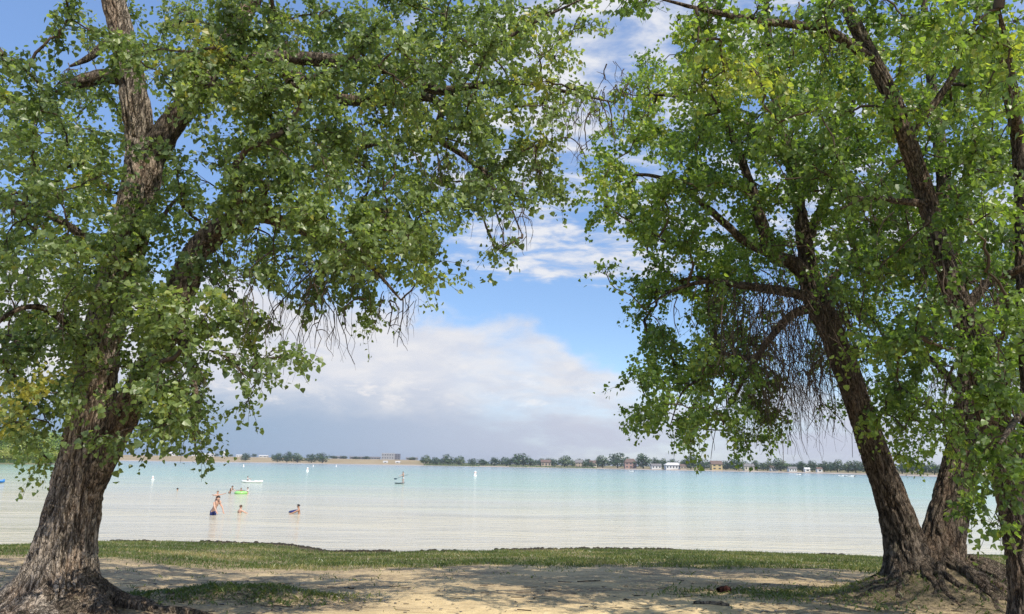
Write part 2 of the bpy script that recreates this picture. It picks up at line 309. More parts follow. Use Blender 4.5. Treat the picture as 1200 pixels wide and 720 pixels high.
def ground():
    xs = np.arange(-11, 11.01, 0.10); ex = grow(11.1, 0.2, 1.13, 4500)[0:]; xs = np.concatenate([-ex[::-1], xs, ex])
    ys = np.arange(5.5, 14, 0.06); ys = np.concatenate([ys, np.arange(14, 29.5, 0.16), grow(29.7, 0.5, 1.25, 220)]); ys = np.concatenate([-grow(-5.3, 0.3, 1.2, 4000)[::-1], ys])
    X, Y = np.meshgrid(xs, ys); Z = gz(X, Y)
    t = shore_y(X)-Y; nz = fbm(np.stack([X*0.55, Y*1.1, X*0], -1), 4); n2 = fbm(np.stack([X*2.2, Y*3.5, X*0+5], -1), 3)
    edge = 16.4-0.6*sstep(X, 1.0, -3.0)-1.2*sstep(X, 1.5, 6)+2.4*nz
    grass = sstep(Y, edge-0.6, edge+0.9)*np.clip(0.75+1.1*n2, 0.2, 1)*sstep(t+1.5*n2, 0.4, 1.3)
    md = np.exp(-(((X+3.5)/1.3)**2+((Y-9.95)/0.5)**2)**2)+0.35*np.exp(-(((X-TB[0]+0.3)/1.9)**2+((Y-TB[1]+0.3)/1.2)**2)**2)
    strip = 0.75*sstep(X, 1.8, 3.6)*np.exp(-((Y-10.7-0.2*nz)/0.5)**2)
    grass = np.maximum(grass, np.clip((md+strip)*(0.55+1.1*n2), 0, 0.8))
    side = np.maximum(sstep(X, -0.6, -2.2), sstep(X, 2.0, 3.6)); deb = np.clip((0.85+1.3*nz)*np.maximum(side, 0.75*sstep(Y, 9.2, 10.6))+0.5*sstep(nz, 0.1, 0.3)+md*0.9, 0, 1)
    wet = sstep(t+1.2*n2, 1.5, 0.3)
    i = np.arange(len(ys)-1)[:, None]*len(xs); j = np.arange(len(xs)-1)[None]
    Q = np.stack([i+j, i+j+1, i+len(xs)+j+1, i+len(xs)+j], -1).reshape(-1, 4)
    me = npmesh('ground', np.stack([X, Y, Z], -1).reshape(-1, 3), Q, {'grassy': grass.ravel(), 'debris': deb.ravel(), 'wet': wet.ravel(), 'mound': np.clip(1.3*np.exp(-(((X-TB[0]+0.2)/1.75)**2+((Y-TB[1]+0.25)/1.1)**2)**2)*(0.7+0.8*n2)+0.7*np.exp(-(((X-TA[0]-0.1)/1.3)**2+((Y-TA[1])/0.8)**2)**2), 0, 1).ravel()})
    def fn(g):
        p = wpos(g); n = g.noise(g.scale(p, 1, 1.8, 1), 5, 6, 0.65); f = g.noise(p, 38, 5, 0.7); st = g.noise(g.scale(p, 0.35, 2.0, 1), 3.2, 5, 0.6)
        sand = g.mix(g.rng(n, 0.3, 0.7), c4(0.60, 0.455, 0.25), c4(0.77, 0.595, 0.335)); sand = g.mix(g.rng(f, 0.56, 0.72), sand, c4(0.22, 0.165, 0.11))
        sand = g.mix(g.m('MULTIPLY', g.rng(st, 0.55, 0.68), 0.45), sand, c4(0.26, 0.20, 0.13))
        dirt = g.mix(g.rng(f, 0.35, 0.65), c4(0.12, 0.088, 0.055), c4(0.36, 0.28, 0.185))
        k = g.m('MULTIPLY', attr(g, 'debris'), g.rng(g.noise(g.scale(p, 1, 2.2, 1), 9, 5, 0.7), 0.30, 0.56))
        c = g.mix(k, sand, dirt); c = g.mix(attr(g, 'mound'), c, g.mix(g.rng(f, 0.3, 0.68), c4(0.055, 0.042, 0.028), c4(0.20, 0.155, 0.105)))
        soil = g.mix(g.rng(f, 0.35, 0.65), c4(0.065, 0.075, 0.03), c4(0.19, 0.165, 0.085)); c = g.mix(attr(g, 'grassy'), c, soil)
        c = g.mix(attr(g, 'wet'), c, c4(0.055, 0.045, 0.03))
        h = g.m('ADD', g.m('MULTIPLY', f, 0.5), n)
        return principled(g, c, 0.95, 0.12, bump(g, h, 0.8, 0.035))
    link('ground', me, mat('sandy_ground', fn), None, 'structure')
ground()

def blades(name, N, xr, yr, dens, hlo, hhi, wid, m, lean=0.35):
    x = RNG.uniform(*xr, N*3); y = RNG.uniform(*yr, N*3); k = RNG.random(N*3) < dens(x, y); x = x[k][:N]; y = y[k][:N]; n = len(x); z = gz(x, y)
    h = RNG.uniform(hlo, hhi, n)*(0.7+0.6*np.clip(fbm(np.stack([x*0.9, y*0.9, x*0], -1), 2)+0.5, 0, 1)); a = RNG.uniform(0, 6.283, n); w = wid*RNG.uniform(0.6, 1.4, n)
    dx, dy = np.cos(a)*w, np.sin(a)*w; l = RNG.normal(0, lean, (n, 2))*h[:, None]
    V = np.stack([np.stack([x-dx, y-dy, z-0.01], -1), np.stack([x+dx, y+dy, z-0.01], -1), np.stack([x+l[:, 0]*0.45+dx*0.6, y+l[:, 1]*0.45+dy*0.6, z+h*0.6], -1), np.stack([x+l[:, 0], y+l[:, 1], z+h], -1)], 1)
    tint = np.clip(0.48+0.9*fbm(np.stack([x*0.35, y*0.6, x*0+2], -1), 3)+RNG.normal(0, 0.16, n), 0, 1)
    b = np.arange(n)[:, None]*4; Q = b+np.array([0, 1, 2, 3]); me = npmesh(name, V.reshape(-1, 3), Q, {'tint': np.repeat(tint, 4)}, False)
    return link(name, me, m, None, 'stuff')
M['grass'] = leaf_mat('grass_blade', [(0.0, (0.060, 0.092, 0.024)), (0.5, (0.12, 0.165, 0.042)), (0.78, (0.24, 0.25, 0.085)), (1.0, (0.42, 0.35, 0.18))], (1.4, 1.4, 0.5), 0.35)
def grass_edge(x, y):
    nz = fbm(np.stack([x*0.55, y*1.1, x*0], -1), 4); e = 16.4-0.6*sstep(x, 1.0, -3.0)-1.2*sstep(x, 1.5, 6)+2.4*nz
    return sstep(y, e-0.9, e+1.1)**1.5*sstep(shore_y(x)-y+1.5*fbm(np.stack([x*2.2, y*3.5, x*0+5], -1), 3), 0.2, 1.2)*np.clip(0.80+2.2*fbm(np.stack([x*0.7, y*1.0, x*0+1], -1), 3), 0.06, 1)*(np.abs(x) < 0.78*y+1.5)*np.clip(17/y, 0.5, 1)
blades('grass', 135000, (-24, 24), (11.5, 30), grass_edge, 0.03, 0.085, 0.008, M['grass'], 0.5)
def weed_d(x, y):
    n2 = fbm(np.stack([x*2.2, y*3.5, x*0+5], -1), 3)
    md = 2.2*np.exp(-(((x+3.6)/1.5)**2+((y-9.95)/0.55)**2)**2)+0.3*np.exp(-(((x-TB[0]+0.4)/2.1)**2+((y-TB[1]+0.2)/1.2)**2)**2)+0.8*sstep(x, 1.6, 3.4)*np.exp(-((y-10.7)/0.5)**2)
    return np.clip(md*(0.55+1.3*n2), 0, 1)
blades('weeds', 42000, (-8, 9), (7.4, 12.5), weed_d, 0.02, 0.06, 0.009, M['grass'], 0.8)
blades('sprigs', 5000, (-11, 11), (8, 15.5), lambda x, y: sstep(fbm(np.stack([x*1.4, y*2.2, x*0+21], -1), 3), 0.12, 0.34)*np.maximum(sstep(y, 11.5, 14), sstep(np.abs(x-0.6), 1.0, 3.2)), 0.02, 0.06, 0.007, M['grass'], 0.7)

def litter():
    n = 9000; y = 7.2+6.3*RNG.random(n)**1.3; x = RNG.uniform(-0.85, 0.85, n)*y
    f = fbm(np.stack([x*0.9, y*1.8, x*0+31], -1), 3); k = RNG.random(n) < 0.12+0.9*sstep(f, 0.0, 0.3)*(0.35+0.65*sstep(np.abs(x-0.6), 0.5, 2.5)); x, y = x[k], y[k]; n = len(x); z = gz(x, y)+0.004
    a = RNG.uniform(0, 6.283, n); l = RNG.uniform(0.008, 0.035, n); w = l*RNG.uniform(0.3, 0.9, n); tl = RNG.normal(0, 0.25, (n, 2))
    c, s = np.cos(a), np.sin(a)
    def pt(u, v): return np.stack([x+c*u-s*v, y+s*u+c*v, z+np.abs(tl[:, 0]*u+tl[:, 1]*v)+0.001], -1)
    V = np.stack([pt(-l, 0*w), pt(0*l, -w), pt(l, 0*w), pt(0*l, w)], 1).reshape(-1, 3); Q = np.arange(n)[:, None]*4+np.arange(4)
    me = npmesh('leaf_litter', V, Q, {'tint': np.repeat(RNG.random(n), 4)}, False)
    link('leaf_litter', me, leaf_mat('dry_leaf', [(0, (0.05, 0.035, 0.02)), (0.6, (0.13, 0.09, 0.05)), (0.9, (0.26, 0.19, 0.10)), (1, (0.5, 0.42, 0.28))], (1, 1, 1), 0.1), None, 'stuff')
    # fine sticks scattered on the sand
    n = 300; y = 7.6+4.4*RNG.random(n); x = RNG.uniform(-0.8, 0.8, n)*y; a = RNG.normal(0, 0.5, n); l = 0.03+0.13*RNG.random(n)**2; u = np.linspace(-1, 1, 4)
    X = x[:, None]+np.cos(a)[:, None]*l[:, None]*u+RNG.normal(0, 0.008, (n, 4)); Y = y[:, None]+np.sin(a)[:, None]*l[:, None]*u+RNG.normal(0, 0.01, (n, 4))
    PP = np.stack([X, Y, gz(X, Y)+0.006], -1); V, Q = batch_tubes(PP, np.repeat(RNG.uniform(0.002, 0.006, n)[:, None], 4, 1), 4)
    link('stick_litter', npmesh('stick_litter', V, Q), M['twig'], None, 'stuff')
    # dark weed washed up along the water line
    V = []; Q = []; b = MB()
    for px0, px1, off in ((398, 470, -0.1), (500, 520, 0), (524, 545, 0.1), (585, 800, 0.12), (128, 180, -0.1), (230, 400, 0.0), (965, 990, -0.1), (0, 45, 0.05)):
        for k in range(int((px1-px0)*1.2)):
            x = (random.uniform(px0, px1)-600)/FPX*26.5; y = float(shore_y(x))+off+random.gauss(0, 0.14); r = random.uniform(0.03, 0.12)
            b.lathe([(r, -0.04), (r*0.8, 0.02), (r*0.3, 0.02+r*0.3)], 6, (x, y, max(0.0, float(gz(x, y)))+0.005))
    b.build('washed_up_weed', plain('wet_weed', (0.035, 0.028, 0.017), 0.7, 0.3, 0.4, 9), None, False, 'stuff')
litter()

def water():
    ys = np.concatenate([np.arange(18, 90, 2.0), grow(92, 4, 1.12, 3500)]); xs = np.concatenate([-grow(20, 6, 1.3, 4000)[::-1], np.arange(-18, 18.1, 3), grow(20, 6, 1.3, 4000)])
    X, Y = np.meshgrid(xs, ys); i = np.arange(len(ys)-1)[:, None]*len(xs); j = np.arange(len(xs)-1)[None]
    me = npmesh('water', np.stack([X, Y, X*0], -1).reshape(-1, 3), np.stack([i+j, i+j+1, i+len(xs)+j+1, i+len(xs)+j], -1).reshape(-1, 4))
    def fn(g):
        p = wpos(g); sp = g.new('ShaderNodeSeparateXYZ'); g.l.new(p, sp.inputs[0]); x, y, z = sp.outputs
        # depth colour: pale sand through clear shallows, turquoise where it deepens, blue far out
        wv = g.m('MULTIPLY', g.m('SUBTRACT', g.noise(g.scale(p, 0.02, 0.035, 0), 1.0, 3), 0.5), 60)
        d = g.m('ADD', g.m('ADD', y, g.m('MULTIPLY', x, 0.42)), wv)
        c = g.ramp(g.m('DIVIDE', d, 600), [(0.0, (0.57, 0.495, 0.345)), (0.08, (0.57, 0.52, 0.365)), (0.125, (0.46, 0.51, 0.375)), (0.19, (0.33, 0.48, 0.36)), (0.42, (0.24, 0.40, 0.33)), (1.0, (0.22, 0.32, 0.34))])
        pat = g.noise(g.scale(p, 0.12, 0.3, 0), 1.0, 4); c = g.mix(g.m('MULTIPLY', g.rng(pat, 0.5, 0.72), 0.22), c, c4(0.52, 0.47, 0.36))
        w1 = g.noise(g.scale(p, 0.45, 1.5, 0), 1.0, 4, 0.62, 0.6); w2 = g.noise(g.scale(p, 2.2, 6.0, 0), 1.0, 3, 0.6); w3 = g.noise(g.scale(p, 0.10, 0.35, 0), 1.0, 2)
        h = g.m('ADD', g.m('ADD', g.m('MULTIPLY', w1, 0.21), g.m('MULTIPLY', w2, 0.06)), g.m('MULTIPLY', w3, 0.35)); h = g.m('MULTIPLY', h, g.rng(g.noise(g.scale(p, 0.03, 0.09, 0), 1.0, 3), 0.3, 0.7, 0.35, 1.5))
        b = g.new('ShaderNodeBump'); g.put(b.inputs['Height'], h); b.inputs['Strength'].default_value = 0.8; b.inputs['Distance'].default_value = 1.0
        return principled(g, c, 0.12, 0.30, b.outputs[0])
    link('water', me, mat('lake_water', fn), None, 'structure')
water()

# ------------------------------------------------------------------ the far shore
FPXS = np.array([-900, -300, 0, 70, 84, 100, 120, 160, 300, 490, 560, 640, 750, 850, 900, 1000, 1080, 1200, 1500, 2200])
FSY = np.array([200, 240, 290, 310, 330, 620, 900, 960, 1000, 980, 940, 920, 820, 740, 690, 580, 480, 410, 330, 250])
RISE = np.array([3, 3, 2.5, 2.5, 3, 5, 7, 8.0, 7.8, 7.2, 3.4, 3, 3, 3, 3, 3, 3, 3, 3, 3])
def fshore(px): return np.interp(px, FPXS, FSY)
def fz(px, e):
    return -0.6+1.7*sstep(e, -12, 10)+np.interp(px, FPXS, RISE)*sstep(e, 0, 320)
def fp(px, e):                 # a point of the far land: bearing by px, e metres behind its water line
    Y = fshore(px)+e; return np.array(((px-600)/FPX*Y, Y, float(fz(px, e))))
def far_shore():
    pxs = np.concatenate([np.arange(-900, 0, 60), np.arange(0, 1201, 4), np.arange(1260, 2201, 60)]); es = np.concatenate([[-14, -9, -5, -2, 0, 2, 4, 7, 10, 14, 20, 30, 45, 60, 90, 120, 160, 200, 260, 340, 500], grow(700, 300, 1.3, 4800)])
    A, E = np.meshgrid(pxs, es); Y = np.interp(A, FPXS, FSY)+E; Z = fz(A, E)+0.25*fbm(np.stack([A*0.08, E*0.05, A*0], -1), 3)*sstep(E, 2, 30)
    V = np.stack([(A-600)/FPX*Y, Y, Z], -1).reshape(-1, 3); i = np.arange(len(es)-1)[:, None]*len(pxs); j = np.arange(len(pxs)-1)[None]
    beach = sstep(E, 9, 4)*(1-0.8*sstep(A, 100, 60)); green = np.clip(sstep(A, 485, 520)*(1-0.55*sstep(A, 560, 680))*sstep(E, 2, 8)+sstep(A, 110, 90), 0, 1)
    me = npmesh('far_shore', V, np.stack([i+j, i+j+1, i+len(pxs)+j+1, i+len(pxs)+j], -1).reshape(-1, 4), {'beach': beach.ravel(), 'green': green.ravel()})
    def fn(g):
        p = wpos(g); n = g.noise(g.scale(p, 0.012, 0.05, 0), 1.0, 5, 0.6); c = g.mix(g.rng(n, 0.35, 0.65), c4(0.27, 0.205, 0.115), c4(0.40, 0.315, 0.19))
        c = g.mix(attr(g, 'green'), c, g.mix(n, c4(0.075, 0.10, 0.035), c4(0.17, 0.17, 0.075)))
        c = g.mix(attr(g, 'beach'), c, g.mix(g.rng(n, 0.3, 0.7), c4(0.34, 0.29, 0.25), c4(0.46, 0.40, 0.35))); return principled(g, c, 0.95, 0.1)
    link('far_shore', me, mat('dry_field', fn), None, 'structure')
far_shore()

def crown_mesh(name, seed, nq, lobes, leaf, tint0, shape='round'):
    r = np.random.default_rng(seed); cs = []
    for k in range(lobes):
        a = r.uniform(0, 6.283); rad = 0.34*math.sqrt(r.random()); z = 0.24+0.56*r.random(); cs.append((math.cos(a)*rad, math.sin(a)*rad, z, r.uniform(0.13, 0.23)))
    cs += [(0, 0, 0.55, 0.31), (0.2, 0, 0.34, 0.26), (-0.2, 0.05, 0.36, 0.27), (0, 0.22, 0.33, 0.26), (0.02, -0.2, 0.35, 0.26), (0, 0.1, 0.80, 0.19)]
    cs = np.array(cs); w = cs[:, 3]**2; k = r.choice(len(cs), nq, p=w/w.sum()); d = nrm(r.normal(size=(nq, 3))); rr = cs[k, 3]*(0.62+0.42*r.random(nq)**0.6)
    c = cs[k, :3]+d*rr[:, None]; c[:, 2] = np.clip(c[:, 2], 0.08, 1.0)
    n = nrm(d+r.normal(0, 0.40, (nq, 3))+np.array((0, 0, 0.3))); a = nrm(np.cross(n, r.normal(size=(nq, 3)))); b = np.cross(n, a); s = leaf*r.uniform(0.6, 1.4, nq)[:, None]
    V = np.stack([c-a*s, c-b*s*0.75, c+a*s, c+b*s*0.75], 1).reshape(-1, 3)
    tint = np.clip(tint0+0.10*np.array([r.normal() for _ in cs])[k]+r.normal(0, 0.10, nq), 0, 1)
    return npmesh(name, V, np.arange(nq)[:, None]*4+np.arange(4), {'tint': np.repeat(tint, 4)}, False)
def far_trunk_mesh(seed):
    r = random.Random(seed); pl = []; rd = []
    def br(a, b, ra, rb): pl.append([np.array(a)*(1-t)+np.array(b)*t+np.array((0, 0, 0.02*math.sin(3.14*t))) for t in (0, .33, .66, 1)]); rd.append([ra+(rb-ra)*t for t in (0, .33, .66, 1)])
    br((0, 0, -0.06), (0.01, 0, 0.45), 0.035, 0.022)
    for k in range(5):
        a = k*1.256+r.random(); br((0, 0, 0.22+0.05*k), (0.28*math.cos(a), 0.28*math.sin(a), 0.5+0.07*k), 0.016, 0.005)
    V, Q = batch_tubes(np.array(pl), np.array(rd), 6); return npmesh('trunk', V, Q)
FT = [far_trunk_mesh(k) for k in range(3)]
FC = [crown_mesh('crown', k, 900, 9, 0.042, t) for k, t in enumerate((0.25, 0.32, 0.40, 0.52, 0.30, 0.36))]
FB = [crown_mesh('crown', 40+k, 3200, 14, 0.024, t) for k, t in enumerate((0.70, 0.82, 0.58, 0.95))]
def far_tree(name, px, ytop, ybase, wpx, e, var, label, group, cat='tree', big=False):
    b = fp(px, e); Y = b[1]; h = (ybase-ytop)*Y/FPX*1.02; w = wpx*Y/FPX*1.28
    r = empty(name, b, label, cat, group, random.uniform(0, 6.28))
    t = link('trunk', FT[var % 3], M['far_trunk'], r); c = link('crown', (FB if big else FC)[var % (4 if big else 6)], M['leaf_bank' if big else 'leaf_far'], r)
    for o in (t, c): o.scale = (w, w, h)
    return r
RG = 'trees along the far shore'
ORD = ('first', 'second', 'third', 'fourth', 'fifth', 'sixth', 'seventh', 'eighth', 'ninth', 'tenth', 'eleventh', 'twelfth', 'thirteenth', 'fourteenth', 'fifteenth', 'sixteenth', 'seventeenth', 'eighteenth', 'nineteenth', 'twentieth')
far_tree('far_tree', 297, 525, 534.5, 10, 60, 0, 'lone dark round tree standing on the tan far bank, left of the row of five', RG)
for k, (px, yt, w) in enumerate(((334, 527.5, 12), (345, 526, 13), (357, 527.5, 15), (373, 528, 12), (385.5, 526.5, 14))):
    far_tree('far_tree', px, yt, 538.5, w, 18, k+1, ('leftmost of five dark trees in a row on the tan bank', 'taller second tree of the row of five on the tan bank', 'broad middle tree of the row of five on the tan bank', 'small fourth tree of the row of five on the tan bank', 'rightmost and tallest of five dark trees on the tan bank')[k], RG)
mid = [(504, 529.7, 541, 12, 'pale green tree at the left end of the shore grove'), (516, 532, 541, 15, 'low wide tree second in the shore grove'), (530, 529, 541.5, 13, 'tallest tree in the shore grove behind the reeds'),
       (542, 530.5, 541.5, 15, 'dense tree at the right end of the shore grove'), (558, 534, 542.5, 11, 'small dark tree just right of the shore grove'), (570, 535, 543, 12, 'very dark low tree with a purplish crown, right of the shore grove'),
       (582.5, 534, 544, 12, 'round tree left of the wide domed tree on the far shore'), (597, 533.5, 544, 17, 'spreading tree directly beside the wide domed tree'), (616, 530, 545, 24, 'wide domed tree, biggest left of the first lakeside houses'),
       (627, 537, 545.5, 9, 'little dark tree touching the right side of the wide domed tree'), (651, 537, 546.5, 7, 'little dark tree right of the first lakeside house'), (663, 533.5, 547, 19, 'light green dome shaped tree between two lakeside houses'),
       (673, 538, 547, 5, 'narrow dark tree hugging the light green dome'), (686.5, 539, 547.5, 6, 'dark bush sized tree between two beige houses'), (694.5, 540, 547.5, 6, 'brownish small tree before the third lakeside house'),
       (707, 534.5, 549, 17, 'left of two joined big dark trees beside the pink house'), (724, 531.5, 549.5, 20, 'tall dark tree directly left of the pink house'), (753.5, 533, 550.5, 20, 'big dark rounded tree directly right of the pink house'),
       (767, 537, 550, 9, 'smaller tree leaning on the big tree right of the pink house'), (776, 538, 550.5, 11, 'tree standing between the white roofed houses'), (789, 538, 550, 10, 'dark tree behind the long white house'),
       (798, 539, 550, 9, 'dark low tree at the right end of the long white house'), (808, 536, 552.5, 15, 'tall bushy tree left of the yellow house'), (823, 539, 552.5, 17, 'long low tree touching the yellow house'),
       (848, 541, 552, 12, 'tree just right of the yellow house'), (860, 538, 553, 17, 'rounded tree between the yellow house and the cream house'), (884, 541, 553, 14, 'dark tree right of the cream house'), (896, 542, 554, 12, 'slim dark tree next to the pale green dome'),
       (911, 541, 556, 20, 'pale green dome of a tree close to the water'), (936, 543, 555, 14, 'tree right of the low white cottage'), (947, 542, 555, 13, 'dark tree behind the white boat sheds'), (961, 543, 556, 13, 'tree right of the white boat sheds')]
for k, (px, yt, yb, w, lab) in enumerate(mid): far_tree('far_tree', px, yt, yb, w, 20+14*random.random(), (3 if 'pale' in lab or 'light' in lab else k % 6), lab, RG)
for k, (px, yt, yb, w) in enumerate(((976, 542, 557, 16), (988, 543.5, 557, 14), (997, 543, 557.5, 15), (1009, 544, 557.5, 16), (1021, 544.5, 558, 15), (1034, 546, 558, 14), (1050, 545, 558.5, 15), (1061, 543.5, 559, 17), (1074, 544, 559, 17), (1087, 545, 559.5, 16), (1102, 545, 560, 16), (1118, 546, 560, 16))):
    far_tree('far_tree', px, yt, yb, w, 16+14*random.random(), (k*2+1) % 6, 'dark tree in the wooded line right of the boat sheds, %s from its left end' % ORD[k], 'trees of the wooded far shore')
BK = [(608, 537, 9), (636, 538.5, 12), (645, 538, 10), (678, 538.5, 12), (690, 539, 11), (701, 538, 12), (737, 537, 14), (772, 540, 14), (784, 541, 13), (803, 541, 12), (836, 541, 14), (858, 542, 13), (872, 541.5, 13), (891, 543, 13), (905, 543, 14), (922, 544, 14), (929, 543.5, 12), (941, 544, 14), (954, 544, 12), (968, 544, 12)]
for k, (px, yt, w) in enumerate(BK):
    far_tree('far_tree', px, yt, horizon(px)+2.2, w, 75+20*random.random(), (k*5+2) % 6, 'dark back row tree behind the lakeside houses, %s from the left end' % ORD[k], 'back row trees on the far shore')
nb = [(-40, 500, 34, 'c'), (-14, 503, 30, 'c'), (8, 506, 28, 'c'), (26, 505, 26, 'c'), (44, 503, 24, 'c'), (60, 504, 24, 'c'), (76, 506, 22, 'c')]
for k, (px, yt, w, _) in enumerate(nb):
    far_tree('shore_tree', px, yt, 541, w*1.2, 22, k, 'bright green tree of the thicket on the left bank, %s from the left edge' % ORD[k], 'thicket on the left bank', 'tree', True)
for k, (px, yt, w) in enumerate(((-20, 528, 26), (4, 530, 22), (20, 527, 20), (36, 531, 20), (52, 528, 20), (66, 530, 18), (80, 529, 18))):
    far_tree('shore_bush', px, yt, 543, w*1.25, 6, k+1, 'low yellow green bush at the foot of the left thicket, %s from the left' % ORD[k], 'bushes on the left bank', 'bush', True)
for k, (px, yt, yb, w) in enumerate(((222, 529, 533, 9), (244, 530.5, 533.5, 6), (262, 530.5, 534, 8), (280, 531, 534, 6), (307, 531, 535, 6), (398, 531.5, 535, 9), (410, 532, 535.5, 8), (424, 533, 536, 8), (436, 533, 536.5, 9), (488, 534.5, 538, 9))):
    far_tree('far_bush', px, yt, yb, w, 330, k, 'tiny dark tree on the skyline behind the tan field, %s from the left' % ORD[k], 'trees on the skyline', 'tree')
def reeds():
    n = 2600; px = np.concatenate([RNG.uniform(502, 566, n//2), RNG.uniform(0, 86, n//4), RNG.uniform(600, 700, n//4)]); e = RNG.uniform(1, 8, len(px)); Y = np.interp(px, FPXS, FSY)+e; x = (px-600)/FPX*Y; z = fz(px, e); h = RNG.uniform(0.5, 1.6, len(px)); w = RNG.uniform(0.3, 0.9, len(px))
    V = np.stack([np.stack([x-w, Y, z], -1), np.stack([x+w, Y, z], -1), np.stack([x+w*0.3, Y+0.2, z+h], -1), np.stack([x-w*0.5, Y-0.2, z+h*0.8], -1)], 1).reshape(-1, 3)
    link('reeds', npmesh('reeds', V, np.arange(len(px))[:, None]*4+np.arange(4), {'tint': np.repeat(RNG.uniform(0.4, 1, len(px)), 4)}, False), M['leaf_far'], None, 'stuff')
reeds()

WIN = plain('window_glass', (0.04, 0.05, 0.06), 0.15, 0.5, 0.1)
def house(px, e, wpx, hpx, wall, roof, label, hip=False, rz=0.0, wins=3, floors=1, cat='house', group='houses along the far shore', flat=False):
    b = fp(px, e); k = b[1]/FPX; W = wpx*k; H = hpx*k; D = W*0.7; r = empty('house' if cat == 'house' else 'building', b, label, cat, group, rz)
    Hw = H if flat else H*0.62; ov = 0.06*W
    MB().box((0, 0, Hw/2-0.3), (W, D, Hw+0.6)).build('wall', wall, r)
    if flat: MB().box((0, 0, Hw+0.23), (W*1.02, D*1.02, 0.4)).build('roof', roof, r)
    else:
        a = W/2+ov; d = D/2+ov; t = 0.0 if not hip else W*0.22; z0 = Hw+0.02
        MB().add([(-a, -d, z0), (a, -d, z0), (a, d, z0), (-a, d, z0), (-a+t, 0, H), (a-t, 0, H)], [(0, 1, 5, 4), (2, 3, 4, 5), (1, 2, 5), (3, 0, 4), (3, 2, 1, 0)]).build('roof', roof, r)
    wm = None
    for f in range(floors):
        for q in range(wins):
            x = (q+0.5)/wins*W-W/2; z = Hw*(f+0.55)/floors; ww, wh = W/wins*0.42, Hw/floors*0.42
            if wm is None: wm = MB().box((0, 0, 0), (ww, 0.12, wh)).mesh('window')
            o = link('window', wm, WIN, r); o.location = (x, -D/2-0.03, z)
    return r
WH = plain('white_wall', (0.70, 0.69, 0.66), 0.7, 0.2, 0.06); BE = plain('beige_wall', (0.46, 0.38, 0.29), 0.8, 0.2, 0.08); PI = plain('pink_brick_wall', (0.42, 0.27, 0.22), 0.8, 0.2, 0.1); YE = plain('yellow_wall', (0.55, 0.43, 0.22), 0.8, 0.2, 0.08)
CR = plain('cream_wall', (0.58, 0.53, 0.42), 0.8, 0.2, 0.08); GW = plain('grey_wall', (0.36, 0.36, 0.37), 0.8, 0.2, 0.06); DG = plain('dark_grey_wall', (0.16, 0.16, 0.19), 0.8, 0.2, 0.06)
RG_ = plain('grey_shingle', (0.20, 0.19, 0.19), 0.9, 0.1, 0.2); RB = plain('brown_shingle', (0.17, 0.12, 0.10), 0.9, 0.1, 0.2); RW = plain('pale_roof', (0.62, 0.61, 0.60), 0.8, 0.2, 0.1)
house(642, 45, 11, 8, BE, RB, 'beige house with brown roof, first of the lakeside houses from the left', wins=3)
house(680, 45, 9, 8.5, BE, RG_, 'tall beige house with grey roof right of the light green tree', wins=3, floors=2)
house(696, 50, 8, 8, CR, RB, 'cream house with brown roof left of the joined dark trees', wins=2)
house(738.5, 14, 13, 11, PI, RB, 'pink brick two storey house with brown roof between big dark trees', wins=3, floors=2, hip=True)
house(768, 12, 11, 6, WH, RG_, 'low white house with grey roof right of the big rounded tree', wins=3)
house(787, 12, 17, 7.5, WH, RW, 'long white house with a pale roof facing the lake', wins=5, hip=True)
house(799, 16, 7, 6, BE, RB, 'small brown roofed house at the right end of the long white house', wins=2)
house(837, 14, 12, 10.5, YE, RB, 'yellow gabled house standing near the water', wins=2, floors=2)
house(874, 16, 11, 8, CR, RG_, 'cream house with grey roof among trees right of the yellow house', wins=3)
house(903, 30, 8, 6, WH, RB, 'white house half hidden left of the pale green dome tree', wins=2)
house(924, 12, 9, 5.5, WH, RG_, 'low white cottage right of the pale green dome tree', wins=3)
house(941, 10, 6, 5, WH, RW, 'left one of two small white boat sheds', wins=1)
house(955, 10, 6, 5.5, WH, RB, 'right one of two small white boat sheds, brown roofed', wins=1)
FG = 'pale buildings on the left skyline'
for k, (px, w, h) in enumerate(((214, 7, 4), (241, 9, 4), (251, 5, 3), (258, 8, 3.2), (290, 6, 2.5), (318, 9, 2.5))):
    house(px, 330, w, h, WH, RW, 'small pale shed on the left skyline behind the tan field, %s from the left' % ORD[k], wins=2, cat='building', group=FG)
house(461, 330, 14, 6.8, GW, RW, 'large pale grey block building on the skyline', wins=5, floors=2, flat=True, cat='building', group=None or FG)
house(471.5, 340, 6, 6.4, DG, DG, 'dark grey tower block joined to the large grey building', wins=2, floors=3, flat=True, cat='building', group=FG)
for px, w, lab in ((458, 5, 'left of two low white sheds below the grey block'), (472, 5, 'right of two low white sheds below the grey block')):
    house(px, 90, w, 2.5, WH, RW, lab, wins=1, cat='building', group=FG)
for k, (px, w) in enumerate(((405, 14), (427, 18), (445, 12), (488, 12))): house(px, 340, w, 3, GW, RG_, ('shorter low grey building on the skyline, right after the row of five trees', 'longest low grey building on the skyline left of the grey block', 'low grey building on the skyline touching the left of the grey block', 'low grey building on the skyline between the tower block and the shore grove')[k], wins=4, cat='building', group=FG)
b = fp(272, 330); k = b[1]/FPX; tw = empty('water_tower', b, 'white domed water tower on the left skyline', 'tower')
MB().lathe([(1.4*k, -0.5), (1.1*k, 2.0*k), (1.2*k, 3.0*k)], 12).build('tower_stem', WH, tw, True); MB().lathe([(1.2*k, 3.0*k), (1.9*k, 3.6*k), (1.9*k, 4.6*k), (1.3*k, 5.4*k), (0.4*k, 5.8*k)], 16).build('tank', WH, tw, True)
